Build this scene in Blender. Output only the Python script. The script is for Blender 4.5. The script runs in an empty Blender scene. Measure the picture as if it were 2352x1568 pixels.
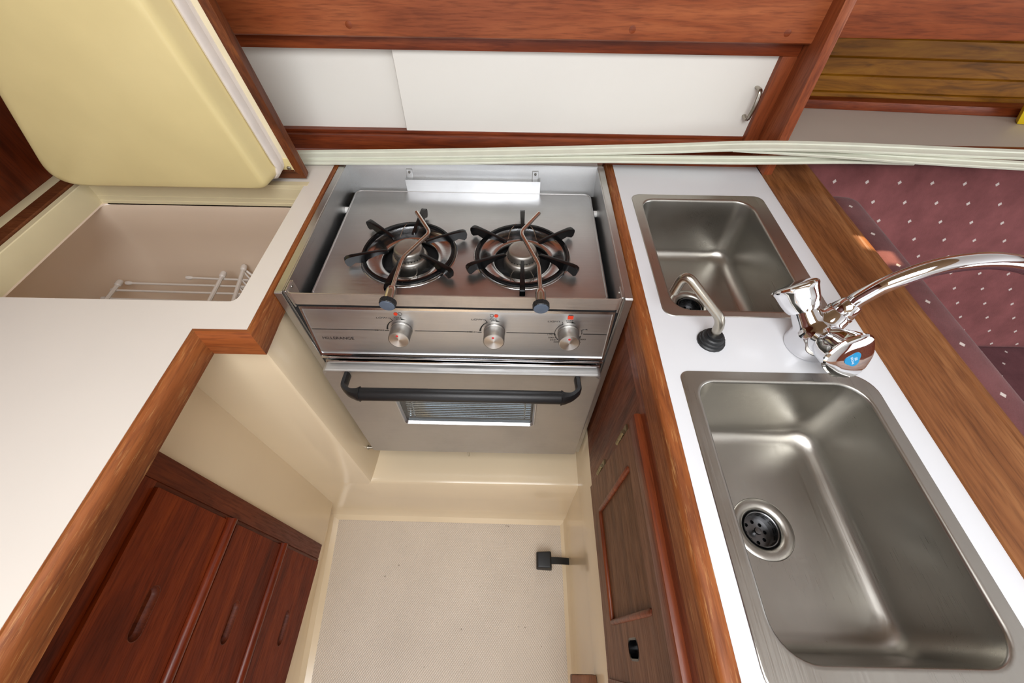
import bpy, bmesh, math, random
from math import sin, cos, pi, radians, sqrt, atan2, hypot
from mathutils import Vector, Matrix
random.seed(7)
S = bpy.context.scene
COL = S.collection
WL = {}                     # world location of every created object

# ------------------------------------------------------------------ materials
def lin(h):
    if isinstance(h, str):
        h = h.lstrip('#'); c = [int(h[i:i+2], 16)/255 for i in (0, 2, 4)]
    else: c = [v/255 for v in h]
    return tuple((v/12.92 if v <= .04045 else ((v+.055)/1.055)**2.4) for v in c) + (1,)

class NT:
    def __init__(s, name):
        s.m = bpy.data.materials.new(name); s.m.use_nodes = True
        s.t = s.m.node_tree; s.n = s.t.nodes; s.l = s.t.links
        s.b = s.n['Principled BSDF']
    def node(s, typ, **kw):
        n = s.n.new(typ)
        for k, v in kw.items(): setattr(n, k, v)
        return n
    def link(s, a, b): s.l.new(a, b)
    def noise(s, vec, scale, detail=3, rough=.5, dist=0):
        n = s.node('ShaderNodeTexNoise'); n.inputs['Scale'].default_value = scale
        n.inputs['Detail'].default_value = detail; n.inputs['Roughness'].default_value = rough
        n.inputs['Distortion'].default_value = dist
        if vec is not None: s.link(vec, n.inputs['Vector'])
        return n.outputs['Fac']
    def mapping(s, scale, rot=(0, 0, 0)):
        tc = s.node('ShaderNodeTexCoord'); mp = s.node('ShaderNodeMapping')
        mp.inputs['Scale'].default_value = scale; mp.inputs['Rotation'].default_value = rot
        s.link(tc.outputs['Object'], mp.inputs['Vector']); return mp.outputs['Vector']
    def ramp(s, fac, stops):
        r = s.node('ShaderNodeValToRGB'); e = r.color_ramp.elements
        while len(e) < len(stops): e.new(.5)
        for i, (p, c) in enumerate(stops): e[i].position = p; e[i].color = c
        s.link(fac, r.inputs['Fac']); return r.outputs['Color']
    def mix(s, a, b, fac, mode='MIX'):
        m = s.node('ShaderNodeMix', data_type='RGBA', blend_type=mode)
        for sock, v in ((m.inputs[6], a), (m.inputs[7], b)):
            if isinstance(v, tuple): sock.default_value = v
            else: s.link(v, sock)
        if isinstance(fac, (int, float)): m.inputs[0].default_value = fac
        else: s.link(fac, m.inputs[0])
        return m.outputs[2]
    def math(s, op, a, b=0.0, c=0.0):
        m = s.node('ShaderNodeMath', operation=op)
        for i, v in enumerate((a, b, c)):
            if isinstance(v, (int, float)): m.inputs[i].default_value = v
            else: s.link(v, m.inputs[i])
        return m.outputs[0]
    def bump(s, h, strength=.1, dist=.001):
        b = s.node('ShaderNodeBump'); b.inputs['Strength'].default_value = strength
        b.inputs['Distance'].default_value = dist
        s.link(h, b.inputs['Height']); s.link(b.outputs['Normal'], s.b.inputs['Normal'])
    def maprange(s, v, a, b, c, d):
        m = s.node('ShaderNodeMapRange')
        for i, x in enumerate((a, b, c, d)): m.inputs[i+1].default_value = x
        s.link(v, m.inputs[0]); return m.outputs[0]

def pbr(name, col, rough=.5, metal=0, coat=0, var=.0, varscale=6, bumps=None, sheen=0):
    t = NT(name); b = t.b
    c = lin(col); b.inputs['Base Color'].default_value = c
    b.inputs['Roughness'].default_value = rough; b.inputs['Metallic'].default_value = metal
    b.inputs['Coat Weight'].default_value = coat; b.inputs['Coat Roughness'].default_value = .12
    if sheen: b.inputs['Sheen Weight'].default_value = sheen
    v = None
    if var:
        v = t.mapping((1, 1, 1)); n = t.noise(v, varscale, 4)
        d = tuple(x*(1-var) for x in c[:3])+(1,)
        t.link(t.ramp(n, [(.3, d), (.62, c)]), b.inputs['Base Color'])
    if bumps:
        v = v or t.mapping((1, 1, 1)); t.bump(t.noise(v, bumps[0], 3), bumps[1], bumps[2] if len(bumps) > 2 else .001)
    return t.m

def wood(name, dark, mid, light, axis='X', rough=.34, coat=.25, scale=1.0, worn=None):
    t = NT(name)
    def sc(al, ac): return tuple((al if a == axis else ac)*scale for a in 'XYZ')
    big = t.noise(t.mapping(sc(1.6, 16)), 1.5, 5, .6, .9)
    fine = t.noise(t.mapping(sc(22, 300)), 1.0, 3, .6, .2)
    base = t.ramp(big, [(.28, lin(dark)), (.5, lin(mid)), (.74, lin(light))])
    f = t.ramp(fine, [(.34, (.55, .50, .47, 1)), (.54, (1, 1, 1, 1))])
    col = t.mix(base, f, .7, 'MULTIPLY')
    if worn:
        w = t.noise(t.mapping(sc(14, 200)), 1.6, 5, .7)
        w = t.maprange(w, .55, .70, 0, .5); col = t.mix(col, lin(worn), w)
    t.link(col, t.b.inputs['Base Color'])
    rr = t.maprange(fine, .3, .7, rough+.14, rough-.03); t.link(rr, t.b.inputs['Roughness'])
    t.b.inputs['Coat Weight'].default_value = coat*.5; t.b.inputs['Coat Roughness'].default_value = .25; t.b.inputs['Specular IOR Level'].default_value = .3
    t.bump(fine, .12, .0006)
    return t.m

def steel(name, col, rough, axis='X', streak=.1, smudge=.08, aniso=0.0):
    t = NT(name); b = t.b
    b.inputs['Metallic'].default_value = 1
    sc = tuple(14 if a == axis else 1500 for a in 'XYZ')
    st = t.noise(t.mapping(sc), 1, 3, .6)
    sm = t.noise(t.mapping((9, 9, 9)), 1, 5, .65)
    c = lin(col); d = tuple(x*(1-streak*1.6) for x in c[:3])+(1,)
    cc = t.ramp(st, [(.35, d), (.65, c)])
    dd = tuple((1-smudge*2,)*3)+(1,)
    cc = t.mix(cc, t.ramp(sm, [(.35, dd), (.6, (1, 1, 1, 1))]), .8, 'MULTIPLY')
    t.link(cc, b.inputs['Base Color'])
    r = t.math('ADD', t.maprange(st, .3, .7, rough-.05, rough+.06), t.maprange(sm, .3, .7, .06, -.03))
    t.link(r, b.inputs['Roughness'])
    b.inputs['Anisotropic'].default_value = aniso
    t.bump(st, .012, .0002)
    return t.m

M = {}
M['headliner'] = pbr('white_headliner', (243, 242, 238), .6)
M['overhead'] = pbr('tan_overhead_panel', (158, 128, 92), .6)
M['laminate'] = pbr('white_laminate', (220, 213, 203), .32, var=.03, varscale=5, bumps=(900, .04, .0003))  # warm tint carries light bounced off the wood
M['laminate_cool'] = pbr('white_laminate_cool_lit', (212, 214, 217), .30, var=.02, varscale=5, bumps=(900, .04, .0003))  # same laminate, cooler tint for the light on the sink side
M['panel'] = pbr('white_sliding_panel', (232, 229, 221), .4, var=.025, varscale=4)
M['gelcoat'] = pbr('cream_gelcoat', (224, 205, 173), .18, coat=.2, var=.05, varscale=4)
M['coaming'] = pbr('cream_painted_wood', (216, 203, 166), .42, var=.06, varscale=14, bumps=(120, .06))
M['tub'] = pbr('icebox_liner', (236, 216, 194), .42, var=.05, varscale=3)
M['lid'] = pbr('yellowed_fiberglass', (224, 206, 150), .30, coat=.15, var=.09, varscale=7)
M['gasket'] = pbr('white_gasket_foam', (226, 216, 206), .6, var=.08, varscale=40)
M['flange'] = pbr('lid_flange_paint', (226, 213, 180), .45, var=.1, varscale=18)
M['batten'] = pbr('white_batten_plastic', (216, 218, 200), .42, var=.07, varscale=30)
M['wire'] = pbr('white_wire_coating', (216, 208, 200), .35)
M['shelf'] = pbr('grey_shelf_laminate', (190, 178, 166), .45, var=.05)
M['black'] = pbr('black_plastic', (22, 22, 23), .42, bumps=(420, .25, .0006))
M['black_smooth'] = pbr('black_rubber', (20, 22, 24), .45)
M['knobcap'] = pbr('slate_plastic_cap', (84, 96, 112), .5, var=.1, varscale=90)
M['enamel'] = pbr('black_enamel', (9, 9, 10), .24); M['enamel'].node_tree.nodes['Principled BSDF'].inputs['Specular IOR Level'].default_value = .35
M['shade_black'] = pbr('stove_shade_black', (14, 14, 15), .8)  # near-black colour stands for shade inside the stove and burner wells
M['ink'] = pbr('black_ink', (14, 13, 12), .5)
M['red'] = pbr('red_print', (206, 54, 20), .4)
M['reddot'] = pbr('red_dot', (196, 34, 40), .4)
M['blue'] = pbr('blue_badge', (18, 132, 182), .3)
M['silverprint'] = pbr('pale_print', (225, 235, 240), .4)
M['yellow'] = pbr('yellow_card', (224, 192, 10), .5)
M['nylon'] = pbr('white_nylon', (232, 232, 228), .4)
M['chrome'] = pbr('polished_chrome', (226, 226, 228), .05, 1)
M['chrome_rod'] = pbr('polished_steel_rod', (214, 208, 200), .2, 1)
M['nickel'] = pbr('satin_nickel', (178, 172, 160), .28, 1, var=.08, varscale=60)
M['strainer'] = pbr('dull_strainer_steel', (112, 112, 113), .3, 1)
M['brass'] = pbr('aged_hinge_metal', (156, 142, 110), .45, 1, var=.25, varscale=120)
M['alu'] = pbr('cast_aluminium', (176, 172, 165), .42, 1, var=.14, varscale=70)
M['steel'] = steel('brushed_stainless', (205, 206, 207), .36, 'X', .045, .03, .4)
M['steel_door'] = steel('brushed_stainless_door', (204, 203, 200), .50, 'X', .045, .04, .4)
M['steel_y'] = steel('brushed_stainless_side', (198, 198, 197), .33, 'Y', .05, .05, .3)
M['steel_bright'] = steel('bright_stainless', (214, 215, 216), .16, 'X', .05, .04, .2)
M['sinksteel'] = steel('satin_sink_steel', (178, 175, 168), .32, 'Y', .012, .03, .2)
M['worn_steel'] = steel('worn_rail_steel', (226, 218, 208), .5, 'X', .06, .12)
# spun aluminium knob face: radial wedge sheen comes from anisotropic highlights
t = NT('spun_aluminium'); t.b.inputs['Base Color'].default_value = lin((206, 202, 198)); t.b.inputs['Metallic'].default_value = 1
t.b.inputs['Roughness'].default_value = .34; t.b.inputs['Anisotropic'].default_value = .9; t.b.inputs['Anisotropic Rotation'].default_value = .25
tg = t.node('ShaderNodeTangent'); tg.direction_type = 'RADIAL'; tg.axis = 'Y'; t.link(tg.outputs[0], t.b.inputs['Tangent']); M['spun'] = t.m

M['teak_x'] = wood('varnished_mahogany', (100, 44, 20), (144, 74, 40), (172, 98, 58), 'X', .38, .2)
M['teak_rail'] = wood('varnished_mahogany_rail', (84, 32, 12), (122, 54, 24), (152, 78, 40), 'X', .36, .2)
M['teak_z'] = wood('varnished_mahogany_upright', (88, 38, 16), (134, 66, 34), (166, 94, 54), 'Z', .38, .2)
M['fiddle'] = wood('oiled_teak_fiddle', (84, 46, 20), (126, 78, 42), (158, 108, 66), 'Y', .42, .1, 1.0)
M['trim_y'] = wood('worn_teak_edge', (90, 44, 16), (134, 74, 34), (164, 100, 52), 'Y', .48, .05, 1.0, worn=(190, 142, 88))
M['trim_x'] = wood('worn_teak_edge_cross', (92, 42, 16), (134, 70, 32), (160, 92, 48), 'X', .38, .2)
M['drawer'] = wood('dark_mahogany_drawer', (78, 24, 4), (112, 40, 8), (136, 56, 14), 'Y', .46, .05)
M['drawer'].node_tree.nodes['Principled BSDF'].inputs['Specular IOR Level'].default_value = .15
M['drawer_frame'] = wood('dark_mahogany_frame', (70, 24, 6), (96, 38, 12), (114, 50, 18), 'Z', .46, .05)
M['bead'] = wood('polished_mahogany_bead', (84, 28, 11), (112, 42, 17), (136, 56, 24), 'Y', .24, .5)
M['cab'] = wood('reddish_teak_panel', (76, 32, 14), (112, 56, 30), (136, 78, 46), 'Z', .42, .12)
M['cab_y'] = wood('reddish_teak_rail', (84, 34, 14), (118, 56, 28), (146, 80, 44), 'Y', .36, .2)
M['cab_face'] = wood('brown_teak_door', (92, 56, 34), (118, 76, 50), (138, 94, 66), 'Y', .48, .1)
M['darkwall'] = wood('dark_bulkhead_veneer', (52, 16, 4), (84, 32, 10), (104, 44, 16), 'Z', .35, .2)
M['lidwood'] = wood('old_varnished_frame', (66, 30, 12), (106, 54, 24), (146, 86, 40), 'Z', .4, .15, 1.0)
M['lidwood_x'] = wood('old_varnished_frame_base', (58, 28, 14), (96, 52, 28), (122, 72, 40), 'X', .42, .1)

# hull planking: golden wood with grooves along X
t = NT('golden_hull_planking')
big = t.noise(t.mapping((2.2, 9, 14)), 2, 5, .6, 1.8)
base = t.ramp(big, [(.3, lin((98, 58, 4))), (.5, lin((150, 96, 16))), (.72, lin((172, 118, 30)))])
fine = t.noise(t.mapping((8, 200, 240)), 1, 3)
base = t.mix(base, t.ramp(fine, [(.35, (.74, .7, .66, 1)), (.6, (1, 1, 1, 1))]), .7, 'MULTIPLY')
t.link(base, t.b.inputs['Base Color']); t.b.inputs['Roughness'].default_value = .5; t.b.inputs['Specular IOR Level'].default_value = .2
M['plank'] = t.m

# velvet with a staggered lattice of small pale diamonds
def velvet(name, col, plane, dot=(206, 196, 190), u0=0, v0=0):
    t = NT(name)
    tc = t.node('ShaderNodeTexCoord'); sp = t.node('ShaderNodeSeparateXYZ'); t.link(tc.outputs['Object'], sp.inputs[0])
    U, V = (sp.outputs['XYZ'.index(plane[0])], sp.outputs['XYZ'.index(plane[1])])
    u = t.math('DIVIDE', t.math('ADD', U, u0), .071); v = t.math('DIVIDE', t.math('ADD', V, v0), .0405)
    row = t.math('FLOOR', v); par = t.math('MULTIPLY', t.math('MODULO', t.math('ABSOLUTE', row), 2), .5)
    fu = t.math('SUBTRACT', t.math('FRACT', t.math('ADD', u, par)), .5)
    fv = t.math('SUBTRACT', t.math('FRACT', v), .5)
    du = t.math('ABSOLUTE', t.math('MULTIPLY', fu, .071)); dv = t.math('ABSOLUTE', t.math('MULTIPLY', fv, .0405))
    d = t.math('ADD', du, dv); n = t.noise(tc.outputs['Object'], 900, 2)
    d = t.math('ADD', d, t.math('MULTIPLY', t.math('SUBTRACT', n, .5), .0022))
    m = t.maprange(d, .0038, .0050, 1, 0)
    vn = t.noise(tc.outputs['Object'], 14, 5, .65)
    c = lin(col); base = t.ramp(vn, [(.3, tuple(x*.72 for x in c[:3])+(1,)), (.65, tuple(min(1, x*1.12) for x in c[:3])+(1,))])
    t.link(t.mix(base, lin(dot), m), t.b.inputs['Base Color'])
    t.b.inputs['Roughness'].default_value = .95; t.b.inputs['Sheen Weight'].default_value = .12; t.b.inputs['Specular IOR Level'].default_value = .1
    t.b.inputs['Sheen Roughness'].default_value = .4
    t.bump(t.noise(tc.outputs['Object'], 420, 3), .5, .0012)
    return t.m
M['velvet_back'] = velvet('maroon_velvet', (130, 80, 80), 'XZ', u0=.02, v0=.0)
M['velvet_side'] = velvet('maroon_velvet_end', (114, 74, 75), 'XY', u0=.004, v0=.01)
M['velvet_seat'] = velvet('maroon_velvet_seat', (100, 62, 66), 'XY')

# non-skid floor: small diamond grid raised in gelcoat
t = NT('nonskid_gelcoat')
mp = t.mapping((1, 1, 1), (0, 0, 0)); sp = t.node('ShaderNodeSeparateXYZ'); t.link(mp, sp.inputs[0])
k = 2*pi/.0062
sx = t.math('SINE', t.math('MULTIPLY', sp.outputs[0], k)); sy = t.math('SINE', t.math('MULTIPLY', sp.outputs[1], k*.78))
h = t.math('MULTIPLY', sx, sy)
c1 = lin((210, 197, 180)); n = t.noise(mp, 5, 5, .6)
base = t.ramp(n, [(.3, tuple(x*.9 for x in c1[:3])+(1,)), (.6, c1)])
sp2 = t.noise(mp, 70, 2, .5); base = t.mix(base, lin((120, 104, 84)), t.maprange(sp2, .74, .78, 0, .7))
base = t.mix(base, t.ramp(t.maprange(h, -1, 1, 0, 1), [(.2, (.84, .83, .81, 1)), (.6, (1, 1, 1, 1))]), .8, 'MULTIPLY')
t.link(base, t.b.inputs['Base Color']); t.b.inputs['Roughness'].default_value = .36
t.bump(h, .35, .0012); M['floor'] = t.m

# clear glass
t = NT('oven_glass'); t.b.inputs['Base Color'].default_value = (.55, .62, .66, 1); t.b.inputs['Roughness'].default_value = .04
t.b.inputs['Transmission Weight'].default_value = 1.0; t.b.inputs['IOR'].default_value = 1.5; M['glass'] = t.m

# ------------------------------------------------------------------ mesh helpers
def B(): return bmesh.new()
def V(*a): return Vector(a)

def face(bm, vs):
    try: return bm.faces.new(vs)
    except ValueError: return None

def box(bm, x0, x1, y0, y1, z0, z1, bev=0, seg=2):
    r = bmesh.ops.create_cube(bm, size=1); vs = r['verts']
    for v in vs: v.co = Vector(((x0+x1)/2+v.co.x*(x1-x0), (y0+y1)/2+v.co.y*(y1-y0), (z0+z1)/2+v.co.z*(z1-z0)))
    if bev:
        es = list({e for v in vs for e in v.link_edges})
        bmesh.ops.bevel(bm, geom=es, offset=bev, segments=seg, profile=.6, affect='EDGES')
    return bm

def hexa(bm, P, bev=0, seg=2):
    """8 points: bottom 4 (ccw) then top 4"""
    vs = [bm.verts.new(p) for p in P]
    for q in ((3, 2, 1, 0), (4, 5, 6, 7), (0, 1, 5, 4), (1, 2, 6, 5), (2, 3, 7, 6), (3, 0, 4, 7)): face(bm, [vs[i] for i in q])
    if bev:
        es = list({e for v in vs for e in v.link_edges})
        bmesh.ops.bevel(bm, geom=es, offset=bev, segments=seg, profile=.6, affect='EDGES')
    return bm

def bridge(bm, a, b, close=True):
    n = len(a)
    for i in range(n if close else n-1):
        j = (i+1) % n; face(bm, [a[i], a[j], b[j], b[i]])

def ring(bm, pts): return [bm.verts.new(p) for p in pts]

def loft(bm, loops, cap0=True, cap1=True, close=True):
    R = [ring(bm, l) for l in loops]
    for a, b in zip(R, R[1:]): bridge(bm, a, b, close)
    if cap0: face(bm, R[0][::-1])
    if cap1: face(bm, R[-1])
    return R

def frame_of(d):
    d = Vector(d).normalized(); up = Vector((0, 0, 1)) if abs(d.z) < .9 else Vector((1, 0, 0))
    a = d.cross(up).normalized(); b = d.cross(a).normalized(); return d, a, b

def lathe(bm, prof, o, axis=(0, 0, 1), n=40, shape=None, caps=(True, True)):
    """prof: list of (radius, height); shape(theta)->radius factor"""
    d, a, b = frame_of(axis); o = Vector(o); loops = []
    for r, h in prof:
        loops.append([o+d*h+(a*cos(t)+b*sin(t))*r*(shape(t) if shape else 1) for t in (2*pi*i/n for i in range(n))])
    return loft(bm, loops, *caps)

def smooth_path(pts, n=8):
    P = [Vector(p) for p in pts]; P = [P[0]*2-P[1]]+P+[P[-1]*2-P[-2]]; out = []
    for i in range(1, len(P)-2):
        for k in range(n):
            t = k/n
            out.append(.5*((2*P[i])+(P[i+1]-P[i-1])*t+(2*P[i-1]-5*P[i]+4*P[i+1]-P[i+2])*t*t+(3*P[i]-P[i-1]-3*P[i+1]+P[i+2])*t**3))
    out.append(P[-2]); return out

def bend_path(pts, rad, n=6):
    """polyline with rounded corners of the given radius"""
    P = [Vector(p) for p in pts]; out = [P[0]]
    for i in range(1, len(P)-1):
        a = (P[i-1]-P[i]); b = (P[i+1]-P[i]); r = min(rad, a.length*.45, b.length*.45)
        p0 = P[i]+a.normalized()*r; p1 = P[i]+b.normalized()*r
        for k in range(n+1):
            t = k/n; out.append(p0*(1-t)**2+P[i]*2*t*(1-t)+p1*t*t)
    out.append(P[-1]); return out

def tube(bm, pts, r, n=14, caps=True, flat=None):
    P = [Vector(p) for p in pts]; rs = r if isinstance(r, (list, tuple)) else [r]*len(P)
    loops = []; prev = None
    for i, p in enumerate(P):
        d = (P[min(i+1, len(P)-1)]-P[max(i-1, 0)]).normalized()
        if prev is None: _, a, b = frame_of(d)
        else:
            a = prev-d*prev.dot(d); a.normalize(); b = d.cross(a)
        prev = a; fx, fy = flat or (1, 1)
        loops.append([p+(a*cos(t)*fx+b*sin(t)*fy)*rs[i] for t in (2*pi*k/n for k in range(n))])
    loft(bm, loops, caps, caps); return bm

def rrect(x0, x1, y0, y1, r, n=7, m=0):
    """ccw rounded rectangle; r a number or 4 radii (x1y0, x1y1, x0y1, x0y0); m extra points per side"""
    rr = r if isinstance(r, (list, tuple)) else [r]*4; out = []
    C = [(x1-rr[0], y0+rr[0], -pi/2, rr[0]), (x1-rr[1], y1-rr[1], 0, rr[1]), (x0+rr[2], y1-rr[2], pi/2, rr[2]), (x0+rr[3], y0+rr[3], pi, rr[3])]
    for k, (cx, cy, a0, q) in enumerate(C):
        pts = [(cx+q*cos(a0+pi/2*i/n), cy+q*sin(a0+pi/2*i/n)) for i in range(n+1)]
        out += pts
        if m:
            nx = C[(k+1) % 4]; e = (nx[0]+nx[3]*cos(nx[2]), nx[1]+nx[3]*sin(nx[2])); s = pts[-1]
            out += [(s[0]+(e[0]-s[0])*(i+1)/(m+1), s[1]+(e[1]-s[1])*(i+1)/(m+1)) for i in range(m)]
    return out

def circ(cx, cy, r, n=48): return [(cx+r*cos(2*pi*i/n), cy+r*sin(2*pi*i/n)) for i in range(n)]

def plate(bm, outer, holes, f, h0, h1, bev=0):
    """flat plate with holes; f(u,v,h)->point; outer/holes are 2D loops"""
    tmp = bmesh.new(); loops = []
    for L in [outer]+list(holes):
        vs = [tmp.verts.new((u, v, 0)) for u, v in L]; loops.append(vs)
        for i in range(len(vs)): tmp.edges.new((vs[i], vs[(i+1) % len(vs)]))
    bmesh.ops.triangle_fill(tmp, use_beauty=True, use_dissolve=False, edges=tmp.edges[:], normal=(0, 0, 1))
    tmp.verts.index_update(); idx = {v: i for i, v in enumerate(tmp.verts)}
    top = [bm.verts.new(f(v.co.x, v.co.y, h1)) for v in tmp.verts]; bot = [bm.verts.new(f(v.co.x, v.co.y, h0)) for v in tmp.verts]
    for fc in tmp.faces:
        ids = [idx[v] for v in fc.verts]
        if fc.normal.z < 0: ids = ids[::-1]
        face(bm, [top[i] for i in ids]); face(bm, [bot[i] for i in ids[::-1]])
    for vs in loops:
        for i in range(len(vs)):
            a, b = idx[vs[i]], idx[vs[(i+1) % len(vs)]]; face(bm, [bot[a], bot[b], top[b], top[a]])
    tmp.free(); return bm

def XY(u, v, h): return Vector((u, v, h))
def YZ(u, v, h): return Vector((h, u, v))
def XZ(u, v, h): return Vector((u, h, v))

def sweep_profile(bm, path, prof, closed_prof=True):
    """path: list of (x,y); prof: list of (offset to the right of travel, z). Mitred corners."""
    n = len(path); loops = []
    for i in range(n):
        p = Vector(path[i]+(0,)) if len(path[i]) == 2 else Vector(path[i])
        d0 = (Vector(path[i])-Vector(path[i-1])).normalized() if i > 0 else None
        d1 = (Vector(path[i+1])-Vector(path[i])).normalized() if i < n-1 else None
        nr = lambda d: Vector((d.y, -d.x))
        if d0 is None: m = nr(d1)
        elif d1 is None: m = nr(d0)
        else:
            s = nr(d0)+nr(d1); m = s/(s.dot(nr(d1)))
        loops.append([Vector((path[i][0]+m.x*o, path[i][1]+m.y*o, z)) for o, z in prof])
    loft(bm, loops, True, True, True); return bm

def obj(name, bm, mat, parent=None, origin=None, smooth=32, kind=None):
    bmesh.ops.remove_doubles(bm, verts=bm.verts[:], dist=1e-6)
    bmesh.ops.recalc_face_normals(bm, faces=bm.faces[:])
    if parent is None:
        if origin is None:
            lo = [min(v.co[i] for v in bm.verts) for i in range(3)]; hi = [max(v.co[i] for v in bm.verts) for i in range(3)]
            origin = Vector(((lo[0]+hi[0])/2, (lo[1]+hi[1])/2, lo[2]))
        w = Vector(origin)
    else: w = WL[parent.name]
    bmesh.ops.translate(bm, verts=bm.verts[:], vec=-w)
    me = bpy.data.meshes.new(name); bm.to_mesh(me); bm.free()
    if smooth:
        for p in me.polygons: p.use_smooth = True
        me.set_sharp_from_angle(angle=radians(smooth))
    me.materials.append(M[mat] if isinstance(mat, str) else mat)
    o = bpy.data.objects.new(name, me); COL.objects.link(o)
    if parent is None: o.location = w
    else: o.parent = parent
    WL[o.name] = w
    if kind: o['kind'] = kind
    return o

def tag(o, label, cat, group=None):
    o['label'] = label; o['category'] = cat
    if group: o['group'] = group
    return o

def thing(name, label, cat, loc, group=None):
    o = bpy.data.objects.new(name, None); COL.objects.link(o); o.location = loc; WL[o.name] = Vector(loc)
    o.empty_display_size = .05
    return tag(o, label, cat, group)

def struct(name, bm, mat, smooth=32):
    o = obj(name, bm, mat, None, None, smooth); o['kind'] = 'structure'; return o

def text_bm(bm, s, size, mat4, align='LEFT', sx=1.0, thick=.00025):
    cu = bpy.data.curves.new('lettering', 'FONT'); cu.body = s; cu.size = size; cu.align_x = align; cu.align_y = 'CENTER'
    cu.extrude = 0
    o = bpy.data.objects.new('lettering', cu); COL.objects.link(o)
    dg = bpy.context.evaluated_depsgraph_get(); me = bpy.data.meshes.new_from_object(o.evaluated_get(dg))
    tmp = bmesh.new(); tmp.from_mesh(me)
    vm = {v: bm.verts.new(mat4 @ Vector((v.co.x*sx, v.co.y, thick))) for v in tmp.verts}
    for f in tmp.faces: face(bm, [vm[v] for v in f.verts])
    tmp.free(); bpy.data.objects.remove(o); bpy.data.curves.remove(cu); bpy.data.meshes.remove(me)

CT = .933                     # counter height above the cabin sole
# ------------------------------------------------------------------ setting
bm = B()
vs = [bm.verts.new(p) for p in [(-.56, .345, 0), (.178, .338, 0), (.178, -1.2, 0), (-.40, -1.2, 0)]]
face(bm, vs[::-1])
g = bmesh.ops.extrude_face_region(bm, geom=bm.faces[:]); bmesh.ops.translate(bm, verts=[v for v in g['geom'] if isinstance(v, bmesh.types.BMVert)], vec=(0, 0, -.02))
struct('floor', bm, 'floor')

# left liner wall under the counter, with a coved foot
bm = B()
def lw(y):                     # foot line of the wall
    return -.56+(.345-y)*.093
prof = []
for y in (.356, .1, -.1, -.4, -1.2):
    f = lw(y); row = [(-.530, y, .918), (-.530, y, .46), (-.532, y, .10), ((f-.532)/2-.002, y, .055), (f-.006, y, .018), (f+.004, y, .005), (f+.02, y, .0005)]
    prof.append(row)
R = [ring(bm, r) for r in prof]
for a, b in zip(R, R[1:]): bridge(bm, a, b, False)
back = [[(-.60, y, .918), (-.60, y, 0)] for y in (.345, -1.2)]
struct('wall_left', bm, 'gelcoat')

# face under the counter notch, stove recess, shelf and step: one moulded wall
bm = B()
def strip(P, Q):
    a = ring(bm, P); b = ring(bm, Q); bridge(bm, a, b, False)
r = .010
xs = -.365
outline_l = [(-.566, .345), (-.45, .345), (xs-r, .345), (xs-.003, .345+.003), (xs, .345+r), (xs+.004, .40), (xs+.006, .44), (xs+.008, .80)]
strip([(x, y, z) for (x, y), z in zip(outline_l, (.279, .279, .279, .286, .2905, .2905, .2905, .2905))], [(x, y, .918) for x, y in outline_l])
# step front below the shelf with rounded nose and cove at the foot
sec = [(.86, .292), (.43, .292), (.358, .291), (.349, .288), (.345, .280), (.344, .16), (.3435, .05), (.341, .022), (.334, .008), (.320, .001)]
xx = (-.566, -.45, xs-r, xs+.0, -.1, .178)
loops = []
for x in xx:
    L = []
    for y, z in sec:
        L.append((x, y-.004*(x+.53)/.7*(1 if z < .1 else 0), z))
    loops.append(L)
R = [ring(bm, l) for l in loops]
for i, (a, b) in enumerate(zip(R, R[1:])):
    if i < 2:
        # left of the recess only the front face exists
        bridge(bm, a[4:], b[4:], False)
    else: bridge(bm, a, b, False)
# corner fillet patch at the foot, left
strip([(-.565, .345, .28), (-.565, .345, 0)], [(-.53, .345, .28), (-.53, .345, 0)])
# back of the recess
strip([(xs, .80, .29), (.178, .80, .29)], [(xs, .80, .92), (.178, .80, .92)])
struct('wall_back', bm, 'gelcoat')

# low cream base on the right below the wooden cabinet
bm = B()
P = [[(.178, y, .475-.0001*0-(0.41-y)*.085), (.1775, y, .30), (.176, y, .06), (.174, y, .02), (.168, y, .006), (.158, y, .0008)] for y in (.86, .41, .345, .1, -.2, -1.2)]
R = [ring(bm, p) for p in P]
for a, b in zip(R, R[1:]): bridge(bm, a, b, False)
lip = [[(.178, y, .475-(0.41-y)*.085), (.181, y, .480-(0.41-y)*.085), (.20, y, .480-(0.41-y)*.085)] for y in (.86, .41, .345, .1, -.2, -1.2)]
R = [ring(bm, p) for p in lip]
for a, b in zip(R, R[1:]): bridge(bm, a, b, False)
struct('wall_right', bm, 'gelcoat')

# dark veneer bulkhead at the far left
bm = B(); box(bm, -.91, -.876, -.8, .86, .90, 1.9); struct('wall_port', bm, 'darkwall')
bm = B(); box(bm, -.876, -.853, -.8, .70, .915, .9345, .001); struct('trim_1', bm, 'coaming')
# bulkhead post between galley and saloon
bm = B()
def leany(z): return .742+max(0, z-.90)*.095
hexa(bm, [(.479, leany(.90), .90), (.4965, leany(.90), .90), (.4965, 1.12, .90), (.479, 1.12, .90),
          (.479, leany(1.6), 1.6), (.4965, leany(1.6), 1.6), (.4965, 1.12, 1.6), (.479, 1.12, 1.6)], .0025, 2)
struct('trim_2', bm, 'teak_z')
# fascia board of the saloon shelf
bm = B(); box(bm, .4967, 1.75, .80, .822, 1.142, 1.42, .003); struct('trim_3', bm, 'teak_x')
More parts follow.
